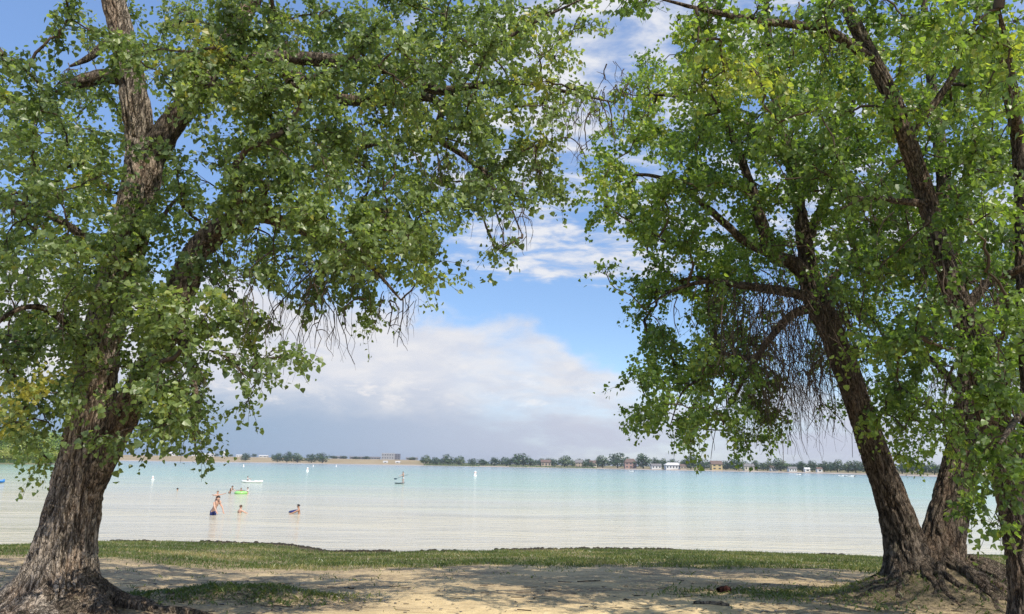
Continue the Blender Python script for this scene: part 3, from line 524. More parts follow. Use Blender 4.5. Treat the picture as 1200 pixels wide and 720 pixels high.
# ------------------------------------------------------------------ the three near trees
# leaf density of the crowns in cells of 50 px of the photograph (rows from the top)
DEN = """1 4 5 4 9 9 9 9 9 9 9 9 8 5 2 3 9 9 9 9 9 9 9 9
2 2 4 5 9 9 9 8 9 9 9 9 8 4 0 4 7 8 9 9 9 9 9 9
8 7 4 2 5 9 9 9 8 8 8 9 7 4 1 7 9 9 9 8 9 9 9 9
9 9 5 1 3 8 9 9 9 9 3 8 6 1 5 9 8 9 9 9 9 9 9 9
9 9 9 5 5 8 9 9 8 8 5 8 5 0 8 9 9 9 8 8 9 9 8 7
9 9 9 9 7 5 7 7 8 7 4 4 2 0 5 8 9 8 8 8 9 9 8 7
9 9 7 8 5 6 5 6 7 5 1 0 0 0 2 9 9 6 4 7 9 9 8 8
9 9 3 7 6 5 2 1 2 0 0 0 0 0 0 8 9 6 3 6 9 9 8 8
9 9 2 5 7 5 1 0 0 0 0 0 0 0 0 7 9 6 2 4 9 9 6 8
8 5 1 8 8 2 0 0 0 0 0 0 0 0 0 6 9 6 2 1 6 8 4 8
5 1 1 3 3 0 0 0 0 0 0 0 0 0 0 0 3 3 0 0 2 5 5 7
0 0 0 1 0 0 0 0 0 0 0 0 0 0 0 0 0 0 0 0 0 0 2 4
0 0 0 0 0 0 0 0 0 0 0 0 0 0 0 0 0 0 0 0 0 0 1 1"""
DEN = np.array([[float(v) for v in r.split()] for r in DEN.splitlines()])
def cells(x0, x1, y0, y1, per, share, depth, r):
    """clump centres: (point, radius, leaf factor) inside the crown volume"""
    out = []
    for j in range(y0, y1):
        for i in range(x0, x1):
            d = DEN[j, i]/9*share(i, j); n = per*d; n = int(n)+(random.random() < n-int(n))
            for _ in range(n):
                px, py = (i+random.random())*50, (j+random.random())*50; Y = depth(px, py)
                out.append((P(px, py, Y), r*random.uniform(0.75, 1.2)*(0.8 if d < 0.5 else 1), px, py))
    return out
def ellipsoid(c, rad, n, r, ok=None):
    out = []
    while len(out) < n:
        v = np.array([random.gauss(0, 1) for _ in range(3)]); v = v/np.linalg.norm(v)*random.random()**(1/2.4); p = np.array(c)+v*np.array(rad)
        px, py, w = proj(p)
        if w > 0.3 and -90 < px < 1290 and -45 < py < 760: continue
        if p[2] < 4.2 or (ok and not ok(p)): continue
        out.append((p, r*random.uniform(0.8, 1.2), px, py))
    return out
LEAF_V = np.array([(0, 0, 0), (-0.47, 0.12, 0.06), (-0.40, 0.50, 0.07), (0, 1.0, -0.03), (0.40, 0.50, 0.07), (0.47, 0.12, 0.06)])
LEAF_F = np.array([(0, 3, 2, 1), (0, 5, 4, 3)])
def grow_tree(limbs, clumps, leaves_per, seed, twigs=8, size=0.053):
    """joins every clump to the limbs by branches, fills clumps with twigs and hangs leaves on the twigs"""
    r = np.random.default_rng(seed); nodes = [spline(l, 0.12) for l in limbs]
    cut = [n[int(len(n)*0.15):] for n in nodes]; N = np.vstack(cut)[:, :3]; own = [-1]*len(N)
    C = np.array([c[0] for c in clumps]); K = len(C); best = np.full(K, 1e9); bi = np.zeros(K, int)
    def upd(P0, base):
        nonlocal best, bi
        D = np.linalg.norm(C[:, None]-P0[None], axis=2)+0.35*np.maximum(0, P0[None, :, 2]-C[:, None, 2])*0.5; j = D.argmin(1); d = D[np.arange(K), j]; m = d < best; best[m] = d[m]; bi[m] = base+j[m]
    for s in range(0, len(N), 400): upd(N[s:s+400], s)
    done = np.zeros(K, bool); par = np.full(K, -1); BP = np.zeros((K, 7, 3)); order = []; allN = [N]
    tot = len(N)
    for it in range(K):
        k = int(np.where(done, 1e9, best).argmin()); done[k] = True; order.append(k); a = np.vstack(allN)[bi[k]] if it % 1 == 0 else None
        par[k] = own[bi[k]]; c = C[k]; L = np.linalg.norm(c-a); t = np.linspace(0, 1, 7)[:, None]
        bend = r.normal(0, 0.13, 3)*L+np.array((0, 0, 0.10*L)); kink = r.normal(0, 0.03, (7, 3))*L; kink[0] = kink[-1] = 0
        BP[k] = a*(1-t)+c*t+bend*(4*t*(1-t))*0.6+kink; own += [k]*5; allN.append(BP[k][2:]); upd(BP[k][2:], tot); tot += 5
        if len(allN) > 60: allN = [np.vstack(allN)]
    cnt = np.ones(K)
    for k in reversed(order):
        if par[k] >= 0: cnt[par[k]] += cnt[k]
    rad = np.minimum(0.0055*np.sqrt(cnt)+0.003, 0.045); end = np.minimum(rad*0.6, 0.007+0*rad)
    RR = rad[:, None]*(1-np.linspace(0, 1, 7)[None])+np.maximum(end, rad*0.45)[:, None]*np.linspace(0, 1, 7)[None]
    V1, Q1 = batch_tubes(BP, RR, 5)
    # twigs
    nt = K*twigs; ck = np.repeat(np.arange(K), twigs); cr = np.array([c[1] for c in clumps])[ck]
    u = r.random(nt); i0 = np.clip((3+u*3.99).astype(int), 0, 6); st = BP[ck, i0]; bd = nrm(BP[ck, 6]-BP[ck, 2])
    dr = nrm(r.normal(size=(nt, 3))*np.array((1, 1, 0.75))+bd*0.55); tip = C[ck]+dr*cr[:, None]*r.uniform(0.5, 1.35, nt)[:, None]; tip[:, 2] -= cr*r.uniform(0, 0.45, nt)
    t = np.linspace(0, 1, 4)[None, :, None]; TP = st[:, None]*(1-t)+tip[:, None]*t; ln = np.linalg.norm(tip-st, axis=1)
    TP[..., 2] += (ln[:, None]*0.28*(t[..., 0]*(1-t[..., 0])*2)); TP[:, 1:3] += r.normal(0, 0.035, (nt, 2, 3))*ln[:, None, None]
    V2, Q2 = batch_tubes(TP, np.linspace(0.0042, 0.0016, 4)[None].repeat(nt, 0), 3)
    # leaves
    hid = np.array([0.36 if (c[2] < -90 or c[2] > 1290 or c[3] < -45) else 1.0 for c in clumps])[ck]; nl = np.maximum(2, (leaves_per/twigs*hid*(cr/0.39)**2*r.uniform(0.6, 1.4, nt)).astype(int)); tk = np.repeat(np.arange(nt), nl); n = len(tk)
    uu = 0.12+0.88*r.random(n)**0.75; s = np.clip(uu*3, 0, 2.999); i = s.astype(int); fr = (s-i)[:, None]; base = TP[tk, i]*(1-fr)+TP[tk, i+1]*fr; td = nrm(TP[tk, i+1]-TP[tk, i])
    base = base+nrm(r.normal(size=(n, 3)))*r.uniform(0.01, 0.11, n)[:, None]
    d = nrm(td*0.35+r.normal(0, 0.55, (n, 3))+np.array((0, 0, -0.55))); nn = r.normal(0, 0.75, (n, 3))+np.array((0.1, -0.32, 0.55)); nn = nrm(nn-d*np.sum(nn*d, 1, keepdims=True)); xx = np.cross(d, nn)
    sz = size*np.clip(r.normal(1, 0.30, n), 0.4, 1.75)
    ctint = np.array([0.40+0.17*r.normal()+c[4] if len(c) > 4 else 0.40+0.17*r.normal() for c in clumps])
    tint = np.clip(ctint[ck[tk]]+r.normal(0, 0.19, n), 0, 1)
    return dict(tw=(np.vstack([V1, V2]), np.vstack([Q1, Q2+len(V1)])), base=base, d=d, n=nn, x=xx, s=sz, tint=tint)
def hang(spots, seed, rlo=0.003, rhi=0.0095):
    """bare drooping twigs: (px, py, Y, length m, count, spread m)"""
    r = np.random.default_rng(seed); PP = []; RR = []
    for px, py, Y, L, n, sp in spots:
        for _ in range(n):
            p = P(px, py, Y)+r.normal(0, sp, 3)*np.array((1, 1, 0.5)); h = r.uniform(0, 6.283); v = np.array((math.cos(h)*0.30, math.sin(h)*0.30, 0.1)); l = L*r.uniform(0.45, 1.15); pts = [p]; K = 9
            for k in range(K-1):
                v = nrm(v+np.array((0, 0, -0.55))+r.normal(0, 0.30, 3)); p = p+v*l/(K-1); pts.append(p)
            PP.append(pts); r0 = rlo+(rhi-rlo)*r.random()**2.2*1.3; RR.append(np.linspace(r0, r0*0.35, K))
            for _b in range(3):
                k = r.integers(2, 7); q = pts[k]; w = nrm(v+r.normal(0, 0.9, 3)); b = [q]
                for m in range(K-1): w = nrm(w+np.array((0, 0, -0.2))+r.normal(0, 0.25, 3)); q = q+w*l*0.35/(K-1); b.append(q)
                PP.append(b); RR.append(np.linspace(r0*0.55, r0*0.25, K))
    return batch_tubes(np.array(PP), np.array(RR), 3)
def L(*rows): return [tuple(P(px, py, Y))+(r,) for px, py, Y, r in rows]

# --- tree A, left
A_trunk = L((62, 745, 8.3, .37), (67, 702, 8.3, .34), (73, 660, 8.3, .30), (79, 625, 8.3, .265), (89, 580, 8.3, .25), (99, 540, 8.3, .245), (107, 490, 8.3, .215), (114, 430, 8.25, .20), (123, 385, 8.2, .19), (134, 340, 8.2, .195), (148, 290, 8.15, .19), (160, 240, 8.1, .185), (168, 198, 8.1, .19), (165, 165, 8.1, .155), (160, 130, 8.0, .145), (152, 80, 7.9, .13), (143, 40, 7.9, .125), (133, 0, 7.8, .12), (120, -60, 7.7, .11), (105, -150, 7.6, .09), (100, -260, 7.5, .06), (115, -380, 7.5, .025))
A_limbs = [
    L((102, 572, 8.3, .17), (126, 525, 8.25, .155), (148, 480, 8.2, .145), (170, 440, 8.1, .14), (190, 400, 8, .14), (207, 355, 7.9, .14), (225, 305, 7.8, .135), (255, 270, 7.7, .12), (300, 252, 7.5, .085), (345, 266, 7.5, .055), (400, 286, 7.5, .035), (440, 318, 7.5, .02), (470, 352, 7.5, .008)),
    L((165, 205, 8.1, .14), (178, 178, 8.1, .15), (194, 155, 8.1, .145), (215, 128, 8.1, .13), (245, 85, 8.2, .115), (275, 35, 8.3, .105), (300, -5, 8.4, .095), (330, -60, 8.5, .08), (380, -140, 8.6, .055), (430, -200, 8.7, .02)),
    L((245, 85, 8.2, .09), (320, 68, 8.3, .085), (430, 76, 8.4, .08), (475, 90, 8.4, .07), (515, 106, 8.3, .055), (560, 100, 8.2, .04), (610, 97, 8.1, .03), (665, 108, 8.0, .02), (718, 120, 7.9, .007)),
    L((320, 68, 8.3, .07), (385, 112, 8.1, .065), (455, 118, 8, .06), (500, 114, 8, .048), (517, 128, 8, .04), (513, 160, 8, .035), (545, 184, 8, .03), (585, 218, 8, .02), (612, 275, 8, .006)),
    L((250, 275, 7.7, .06), (310, 222, 7.8, .04), (370, 195, 7.9, .03), (430, 172, 8, .022), (500, 160, 8, .015), (560, 172, 8, .006)),
    L((150, 92, 7.95, .085), (125, 90, 7.9, .085), (100, 94, 7.8, .075), (78, 103, 7.7, .055)),
    L((140, 318, 8.2, .09), (110, 288, 7.9, .055), (75, 262, 7.6, .04), (40, 244, 7.4, .03), (-10, 232, 7.2, .022), (-80, 222, 7, .01)),
    L((116, 430, 8.2, .08), (82, 384, 7.7, .045), (45, 360, 7.4, .03), (5, 372, 7.2, .02), (-40, 425, 7, .008)),
    L((143, 38, 7.9, .06), (120, 55, 7.85, .05), (104, 68, 7.8, .035), (82, 78, 7.7, .012)),
    L((205, 360, 7.9, .07), (215, 400, 7.6, .05), (225, 440, 7.4, .035), (235, 490, 7.3, .015)),
    L((520, 125, 8, .03), (570, 65, 7.8, .025), (620, 30, 7.7, .018), (680, 0, 7.6, .01))]
def shA(i, j): return 1.0
def depA(px, py):
    lo, hi = 6.6, 10.3
    if px > 430: lo, hi = 6.6, 9.4
    if py > 330: lo, hi = 6.6, 9.0
    if 60 < px < 150 and py > 330: lo, hi = (8.9, 9.8) if random.random() < 0.6 else (7.0, 7.7)
    return random.uniform(lo, hi)
cA = cells(0, 14, 0, 12, 4.1, shA, depA, 0.36)
for _x, _y, _n in ((270, 60, 7), (300, 20, 5), (235, 105, 3), (350, 110, 6), (330, 160, 6), (300, 200, 5), (25, 60, 2), (480, 60, 4), (400, 60, 4), (400, 285, 5), (360, 262, 5), (450, 250, 4), (470, 310, 3)):
    cA += [(P(_x+random.gauss(0, 22), _y+random.gauss(0, 22), random.uniform(6.5, 7.2)), 0.3, _x, _y) for _ in range(_n)]
def yellow(c):  # tint offsets: yellowed leaves, plus sunlight painted into some crown areas
    p, r, px, py = c; t = 0.0
    if px < 65 and py > 420: t += 0.15
    if 225 < px < 290 and 50 < py < 140: t += 0.30
    if px > 560 and 20 < py < 140: t += 0.22  # upper crown in sun, tinted lighter and yellower
    if 815 < px < 920 and 50 < py < 130: t += 0.28  # sunlit patch of crown, painted lighter
    if 700 < px < 780 and 120 < py < 300: t += 0.15  # sunlit left flank, lightened in the leaf colour
    return (p, r, px, py, t)
cA = [yellow(c) for c in cA]+[yellow(c) for c in ellipsoid((-5.2, 6.6, 10.2), (6.2, 5.4, 3.9), 150, 0.42)]
# --- tree B, twin trunks right
B_trunk = [L((1076, 700, 10.5, .30), (1068, 668, 10.5, .27), (1058, 630, 10.5, .235), (1043, 580, 10.4, .195), (1030, 545, 10.35, .18), (1008, 480, 10.25, .163), (987, 420, 10.2, .158), (968, 375, 10.1, .155), (955, 345, 10.1, .165), (948, 315, 10.1, .12), (943, 285, 10.1, .105), (938, 250, 10.1, .085), (928, 200, 10.1, .07), (915, 150, 10, .06), (905, 90, 10, .05), (900, 20, 10, .04), (890, -60, 10, .02)),
           L((1092, 700, 10.6, .33), (1098, 672, 10.6, .29), (1105, 630, 10.6, .25), (1117, 580, 10.6, .225), (1125, 545, 10.65, .21), (1135, 480, 10.7, .18), (1138, 430, 10.8, .155), (1132, 380, 10.9, .145), (1120, 330, 11, .13), (1110, 270, 11.1, .12), (1105, 200, 11.2, .1), (1095, 120, 11.3, .08), (1085, 40, 11.4, .06), (1080, -60, 11.5, .03), (1070, -200, 11.5, .015))]
B_limbs = [
    L((951, 328, 10.1, .10), (928, 308, 10, .1), (907, 300, 9.9, .09), (894, 265, 9.8, .075), (885, 235, 9.8, .06), (870, 190, 9.7, .05), (850, 140, 9.6, .04), (835, 80, 9.5, .03), (820, 30, 9.5, .012)),
    L((955, 350, 10.05, .07), (922, 342, 9.9, .065), (893, 338, 9.8, .058), (862, 334, 9.7, .045), (830, 330, 9.5, .032), (790, 340, 9.4, .02), (755, 362, 9.3, .007)),
    L((962, 360, 10.1, .065), (930, 368, 10, .055), (908, 390, 9.9, .045), (880, 430, 9.8, .032), (858, 472, 9.7, .014)),
    L((944, 290, 10.1, .07), (957, 256, 10.2, .06), (975, 220, 10.3, .05), (990, 180, 10.4, .04), (1000, 120, 10.5, .03), (1005, 60, 10.5, .012)),
    L((905, 300, 9.9, .06), (872, 282, 9.8, .05), (830, 245, 9.6, .042), (790, 215, 9.5, .03), (750, 205, 9.4, .018), (718, 218, 9.3, .006)),
    L((926, 195, 10.1, .05), (880, 150, 10, .042), (830, 122, 9.9, .03), (780, 112, 9.8, .02), (745, 112, 9.7, .007)),
    L((955, 345, 10.1, .06), (985, 318, 10.5, .05), (1010, 300, 11, .035), (1040, 310, 11.5, .015)),
    L((1138, 425, 10.8, .09), (1160, 380, 10.9, .07), (1180, 330, 11, .055), (1196, 260, 11.1, .04), (1210, 180, 11.2, .015)),
    L((1120, 330, 11, .07), (1085, 300, 11.5, .055), (1050, 260, 11.9, .04), (1020, 220, 12.2, .02)),
    L((1135, 470, 10.7, .06), (1100, 430, 11.3, .045), (1070, 410, 11.8, .03), (1040, 420, 12.2, .012)),
    L((870, 430, 9.75, .03), (830, 440, 9.6, .022), (800, 460, 9.5, .014), (785, 500, 9.4, .005))]
def shB(i, j): return 1.0 if i < 20 else 0.75
def depB(px, py):
    if 940 < px < 1160 and py > 330: return random.uniform(11.2, 13.2)
    if px > 1050: return random.uniform(9.8, 13)
    if 850 < px < 1030 and py > 240: return random.uniform(10.6, 12.6) if random.random() < 0.9 else random.uniform(8.6, 9.4)
    return random.uniform(8.4, 12.2)
cB = [yellow(c) for c in cells(14, 24, 1, 11, 5.7, shB, depB, 0.38)]
cB += [yellow(c) for c in ellipsoid((5.0, 10.0, 11.4), (4.6, 4.4, 3.8), 100, 0.42)]
# --- tree C, right edge
C_trunk = L((1206, 760, 7.8, .23), (1207, 735, 7.8, .175), (1204, 690, 7.8, .15), (1197, 640, 7.8, .14), (1186, 580, 7.75, .14), (1174, 520, 7.75, .138), (1162, 480, 7.7, .14), (1153, 440, 7.7, .132), (1141, 400, 7.7, .122), (1128, 365, 7.65, .112), (1112, 325, 7.6, .1), (1100, 285, 7.6, .098), (1088, 240, 7.6, .093), (1075, 200, 7.55, .09), (1063, 165, 7.5, .088), (1045, 115, 7.5, .082), (1025, 75, 7.5, .075), (1005, 35, 7.45, .068), (985, -10, 7.4, .06), (960, -80, 7.3, .045), (930, -170, 7.2, .02))
C_limbs = [
    L((1192, 620, 7.8, .10), (1204, 560, 7.72, .1), (1208, 480, 7.7, .09), (1204, 400, 7.7, .08), (1200, 320, 7.6, .075), (1198, 250, 7.6, .07), (1192, 160, 7.5, .06), (1172, 70, 7.4, .05), (1150, -30, 7.3, .04), (1130, -150, 7.2, .02)),
    L((1022, 70, 7.45, .05), (980, 42, 7.2, .048), (940, 30, 7, .042), (890, 25, 6.8, .035), (840, 15, 6.6, .024), (790, 3, 6.4, .014), (735, -12, 6.3, .006)),
    L((1192, 160, 7.5, .05), (1188, 110, 6.7, .04), (1180, 60, 6.0, .03), (1170, 10, 5.5, .012)),
    L((1128, 365, 7.65, .05), (1160, 330, 7.5, .04), (1190, 318, 7.3, .03), (1225, 300, 7.0, .012)),
    L((1088, 240, 7.6, .045), (1050, 235, 7.5, .035), (1015, 232, 7.4, .022), (985, 245, 7.3, .01)),
    L((1063, 165, 7.5, .045), (1110, 100, 7.3, .035), (1135, 50, 7.1, .025), (1150, 0, 7, .01)),
    L((1200, 480, 7.7, .035), (1185, 500, 6.9, .025), (1172, 520, 6.4, .012)),
    L((1153, 440, 7.7, .03), (1135, 415, 7.5, .02), (1112, 440, 7.4, .012), (1105, 480, 7.4, .005))]
def shC(i, j): return (1.0 if i > 20 else (0.55 if j < 5 or i > 19 else 0.12) if i > 17 else 0.0 if j > 2 else (0.35 if i > 15 else 0.0)) if j > 0 else (1.0 if i > 15 else 1.2)
def depC(px, py):
    if py < 55 and px < 900: return random.uniform(6.0, 7.2)
    if px > 1120 and py < 140: return random.uniform(5.2, 8.2)
    if py > 440: return random.uniform(6.6, 7.35) if px > 1150 else random.uniform(8.3, 9.3)
    if 1040 < px < 1160 and py > 90: return random.uniform(8.0, 9.6) if random.random() < 0.72 else random.uniform(6.6, 7.3)
    return random.uniform(6.2, 9.2)
cC = [yellow(c) for c in cells(14, 24, 0, 13, 3.4, shC, depC, 0.33)]
cC += [yellow(c) for c in ellipsoid((7.2, 6.0, 8.6), (4.2, 4.0, 3.2), 90, 0.40, lambda p: p[0] > 2.6)]

gA = grow_tree([A_trunk[6:]]+A_limbs, cA, 315, 1, 8, 0.046); gB = grow_tree([B_trunk[0][7:], B_trunk[1][6:]]+B_limbs, cB, 320, 2, 8, 0.047); gC = grow_tree([C_trunk[6:]]+C_limbs, cC, 270, 3, 8, 0.049)
trees = [gA, gB, gC]
# which leaves show largest: nearest ones that nothing hides
dep = []; cellid = []
for g_ in trees:
    px, py, w = proj(g_['base']+g_['d']*g_['s'][:, None]*0.5); ok = (px > 2) & (px < 1198) & (py > 2) & (py < 718) & (w > 0.5)
    cellid.append(np.where(ok, (np.clip(py, 0, 719)//4).astype(int)*300+(np.clip(px, 0, 1199)//4).astype(int), -1)); dep.append(w)
zb = np.full(300*180, 1e9)
for c_, w_ in zip(cellid, dep): m_ = c_ >= 0; np.minimum.at(zb, c_[m_], w_[m_])
LEAFVAR = {}
def leaf_obj_mesh(key, t):
    if (key, t) not in LEAFVAR:
        LEAFVAR[key, t] = npmesh('leaf', LEAF_V, LEAF_F, {'tint': [t/7]*6}, False); LEAFVAR[key, t].materials.append(M[key])
    return LEAFVAR[key, t]
def leaves(g_, c_, w_, root, key):
    vis = (c_ >= 0) & (w_ <= zb[np.maximum(c_, 0)]+1e-6)
    face = np.abs(np.sum(g_['n']*nrm(g_['base']-EYE), 1)); score = np.where(vis, g_['s']*np.sqrt(face)/w_, 0)
    top = np.argsort(-score)[:300]; pick = np.zeros(len(w_), bool); pick[top] = True
    for k in top:
        o = link('leaf', leaf_obj_mesh(key, int(g_['tint'][k]*7)), None, root); s = g_['s'][k]; a = np.stack([g_['x'][k], g_['d'][k], g_['n'][k]], 1)*s; b = g_['base'][k]-np.array(root.location)
        o.matrix_basis = Matrix([[*a[0], b[0]], [*a[1], b[1]], [*a[2], b[2]], [0, 0, 0, 1]])
    k = ~pick; b = g_['base'][k]-np.array(root.location); n = len(b); s = g_['s'][k][:, None, None]
    V = b[:, None]+s*(LEAF_V[None, :, :1]*g_['x'][k][:, None]+LEAF_V[None, :, 1:2]*g_['d'][k][:, None]+LEAF_V[None, :, 2:]*g_['n'][k][:, None])
    Q = (np.arange(n)[:, None, None]*6+LEAF_F[None]).reshape(-1, 4)
    link('crown', npmesh('crown', V.reshape(-1, 3), Q, {'tint': np.repeat(g_['tint'][k], 6)}, False), M[key], root, 'stuff')
    
def local(me, root):
    me.transform(Matrix.Translation(-Vector(root.location))); return me
def root_curve(c, ang, L0, r0, rise, seed, n=8):
    r = random.Random(seed); pts = []; x, y = c[0], c[1]; a = ang; st = L0/n
    for k in range(n+1):
        t = k/n; rr = r0*(1-t)**0.8+0.012; z = float(gz(x, y))+rise*math.exp(-t*4.5)+(0.35*rr if rr < 0.075 else -0.2*rr)-0.05*t; pts.append((x, y, z, rr)); a += r.gauss(0, 0.36); x += math.cos(a)*st; y += math.sin(a)*st
    return pts
def near_tree(name, label, base, trunks, limbs, g_, ci, key, bark, fq, nth, step, amp, flare, lobes, hangs, roots, rootc):
    root = empty(name, base, label, 'tree')
    for k, tr in enumerate(trunks):
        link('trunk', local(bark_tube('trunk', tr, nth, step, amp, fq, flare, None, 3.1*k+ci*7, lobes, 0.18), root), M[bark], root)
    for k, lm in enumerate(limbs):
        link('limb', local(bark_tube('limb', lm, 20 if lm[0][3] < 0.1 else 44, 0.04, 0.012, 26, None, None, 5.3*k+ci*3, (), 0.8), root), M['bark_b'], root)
    rsp = (lambda k: 0.25+0.2*(k*0.618 % 1)) if ci == 1 else (lambda k: 0.22)
    for k, (ang, l0, r0, rise) in enumerate(roots):
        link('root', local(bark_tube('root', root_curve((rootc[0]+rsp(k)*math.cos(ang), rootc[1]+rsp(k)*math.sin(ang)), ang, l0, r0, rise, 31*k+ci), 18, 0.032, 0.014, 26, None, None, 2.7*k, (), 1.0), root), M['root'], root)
    V, Q = g_['tw']; me = npmesh('branches', V, Q); link('branches', local(me, root), M['twig'], root, 'stuff')
    if hangs:
        V, Q = hang(hangs, 50+ci); link('bare_twigs', local(npmesh('bare_twigs', V, Q), root), M['deadtwig'], root, 'stuff')
    leaves(g_, cellid[ci], dep[ci], root, key); return root
rr_ = random.Random(4)
near_tree('cottonwood_tree', 'big leaning cottonwood with thick furrowed trunk and spreading roots, left of the sandy opening', TA, [A_trunk], A_limbs, gA, 0, 'leaf_a', 'bark_a', 16.5, 190, 0.026, 0.046,
    (1.45, 0.36, 0.16), [(-3.0, 1.6), (-2.4, 1.0), (-1.8, 1.1), (-1.3, 0.8), (-0.8, 0.9), (-0.25, 0.7), (0.6, .5), (1.6, .5), (2.6, .9)],
    [(352, 305, 7.2, 1.15, 16, .10), (372, 310, 7.1, 1.2, 16, .10), (300, 262, 7.5, 0.9, 10, .15), (240, 285, 7.6, 0.8, 10, .15), (410, 300, 7.2, .75, 8, .12), (455, 345, 7.2, .55, 9, .12), (480, 340, 7.2, .5, 5, .12), (560, 195, 7.9, .8, 12, .14), (590, 225, 7.9, .65, 9, .12), (530, 180, 7.9, .7, 8, .12), (612, 235, 7.9, .6, 4, .1), (690, 108, 7.8, .55, 22, .22), (655, 125, 7.8, .6, 22, .2), (700, 95, 7.7, .4, 12, .2), (635, 170, 7.9, .7, 10, .18), (720, 115, 7.8, .35, 6, .12), (105, 85, 7.8, .4, 10, .15), (60, 330, 7.3, .6, 6, .3), (230, 420, 7.4, .6, 8, .15), (15, 240, 7.2, .5, 8, .2), (430, 150, 7.2, .6, 8, .3), (330, 90, 7.5, .5, 6, .4)],
    [(-2.95, 1.5, .15, .22), (-2.45, 1.3, .13, .2), (-2.0, 1.0, .12, .18), (-1.65, 0.9, .10, .15), (-1.2, .9, .10, .16), (-.85, 1.1, .10, .18), (-.5, 1.3, .12, .2), (-.15, 1.5, .11, .2), (.25, 1.2, .10, .15), (.9, 1.0, .1, .1), (2.2, 1.2, .1, .1), (3.0, 1.4, .12, .18), (-.3, .9, .07, .3), (-.7, .8, .06, .3), (-1.4, .8, .07, .25), (-2.7, 1.0, .08, .3)], TA)
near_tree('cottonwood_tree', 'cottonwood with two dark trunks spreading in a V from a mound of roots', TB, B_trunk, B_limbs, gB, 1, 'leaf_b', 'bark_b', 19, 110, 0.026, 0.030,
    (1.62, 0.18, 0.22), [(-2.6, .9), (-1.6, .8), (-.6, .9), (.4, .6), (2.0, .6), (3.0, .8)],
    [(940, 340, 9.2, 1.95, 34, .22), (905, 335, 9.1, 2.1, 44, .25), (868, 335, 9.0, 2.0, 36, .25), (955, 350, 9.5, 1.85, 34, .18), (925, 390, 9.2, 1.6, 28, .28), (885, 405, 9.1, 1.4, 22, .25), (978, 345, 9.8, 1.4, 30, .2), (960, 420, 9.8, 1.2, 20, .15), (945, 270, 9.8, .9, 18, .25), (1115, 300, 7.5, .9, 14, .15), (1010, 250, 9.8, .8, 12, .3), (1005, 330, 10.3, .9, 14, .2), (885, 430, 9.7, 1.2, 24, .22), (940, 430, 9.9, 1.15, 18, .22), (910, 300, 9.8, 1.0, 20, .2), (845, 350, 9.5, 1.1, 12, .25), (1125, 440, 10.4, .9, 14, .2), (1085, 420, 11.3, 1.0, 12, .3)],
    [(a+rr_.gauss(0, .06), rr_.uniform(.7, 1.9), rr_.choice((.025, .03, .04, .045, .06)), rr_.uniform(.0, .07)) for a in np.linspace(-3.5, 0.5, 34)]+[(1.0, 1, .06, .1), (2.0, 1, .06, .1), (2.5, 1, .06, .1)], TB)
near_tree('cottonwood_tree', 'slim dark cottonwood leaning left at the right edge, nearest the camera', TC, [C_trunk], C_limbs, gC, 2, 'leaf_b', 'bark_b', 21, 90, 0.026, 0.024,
    (1.42, 0.12, 0.22), [(-2.4, .8), (-1, .8), (2, .5)],
    [(1165, 470, 7.6, .9, 12, .15), (1120, 330, 7.5, 1.1, 16, .2), (1150, 400, 7.5, 1.0, 10, .15), (1060, 240, 7.4, .9, 10, .25), (960, 35, 7, .6, 10, .3), (800, 5, 6.4, .4, 6, .15), (1180, 330, 7.3, .6, 10, .2)],
    [(-2.6, .9, .07, .1), (-1.7, .7, .06, .1), (-.6, .8, .07, .1), (2.6, .9, .06, .1)], TC)
# ------------------------------------------------------------------ people
SKIN = plain('skin', (0.55, 0.34, 0.25), 0.55, 0.3, 0.06); SKINT = plain('tanned_skin', (0.42, 0.24, 0.16), 0.55, 0.3, 0.06)
HAIRD = plain('dark_hair', (0.022, 0.016, 0.013), 0.6, 0.3, 0.2); HAIRB = plain('brown_hair', (0.09, 0.055, 0.035), 0.6, 0.3, 0.2)
NAVY = plain('navy_cloth', (0.025, 0.035, 0.13), 0.8, 0.2, 0.1); BLACK = plain('black_cloth', (0.018, 0.022, 0.03), 0.7, 0.2, 0.1); WHITEC = plain('white_cloth', (0.72, 0.72, 0.72), 0.8, 0.2, 0.05)
def skin_mesh(name, verts, edges, sub=1):
    me = bpy.data.meshes.new(name); me.from_pydata([v[:3] for v in verts], edges, []); o = bpy.data.objects.new(name, me); COL.objects.link(o)
    o.modifiers.new('skin', 'SKIN').use_smooth_shade = True; o.modifiers.new('sub', 'SUBSURF').levels = sub
    for k, v in enumerate(verts):
        d = me.skin_vertices[0].data[k]; r = v[3]; d.radius = (r, v[4] if len(v) > 4 else r); d.use_root = (k == 0)
    bpy.context.view_layer.update(); dg = bpy.context.evaluated_depsgraph_get(); res = bpy.data.meshes.new_from_object(o.evaluated_get(dg))
    bpy.data.objects.remove(o); bpy.data.meshes.remove(me); res.name = name; return res
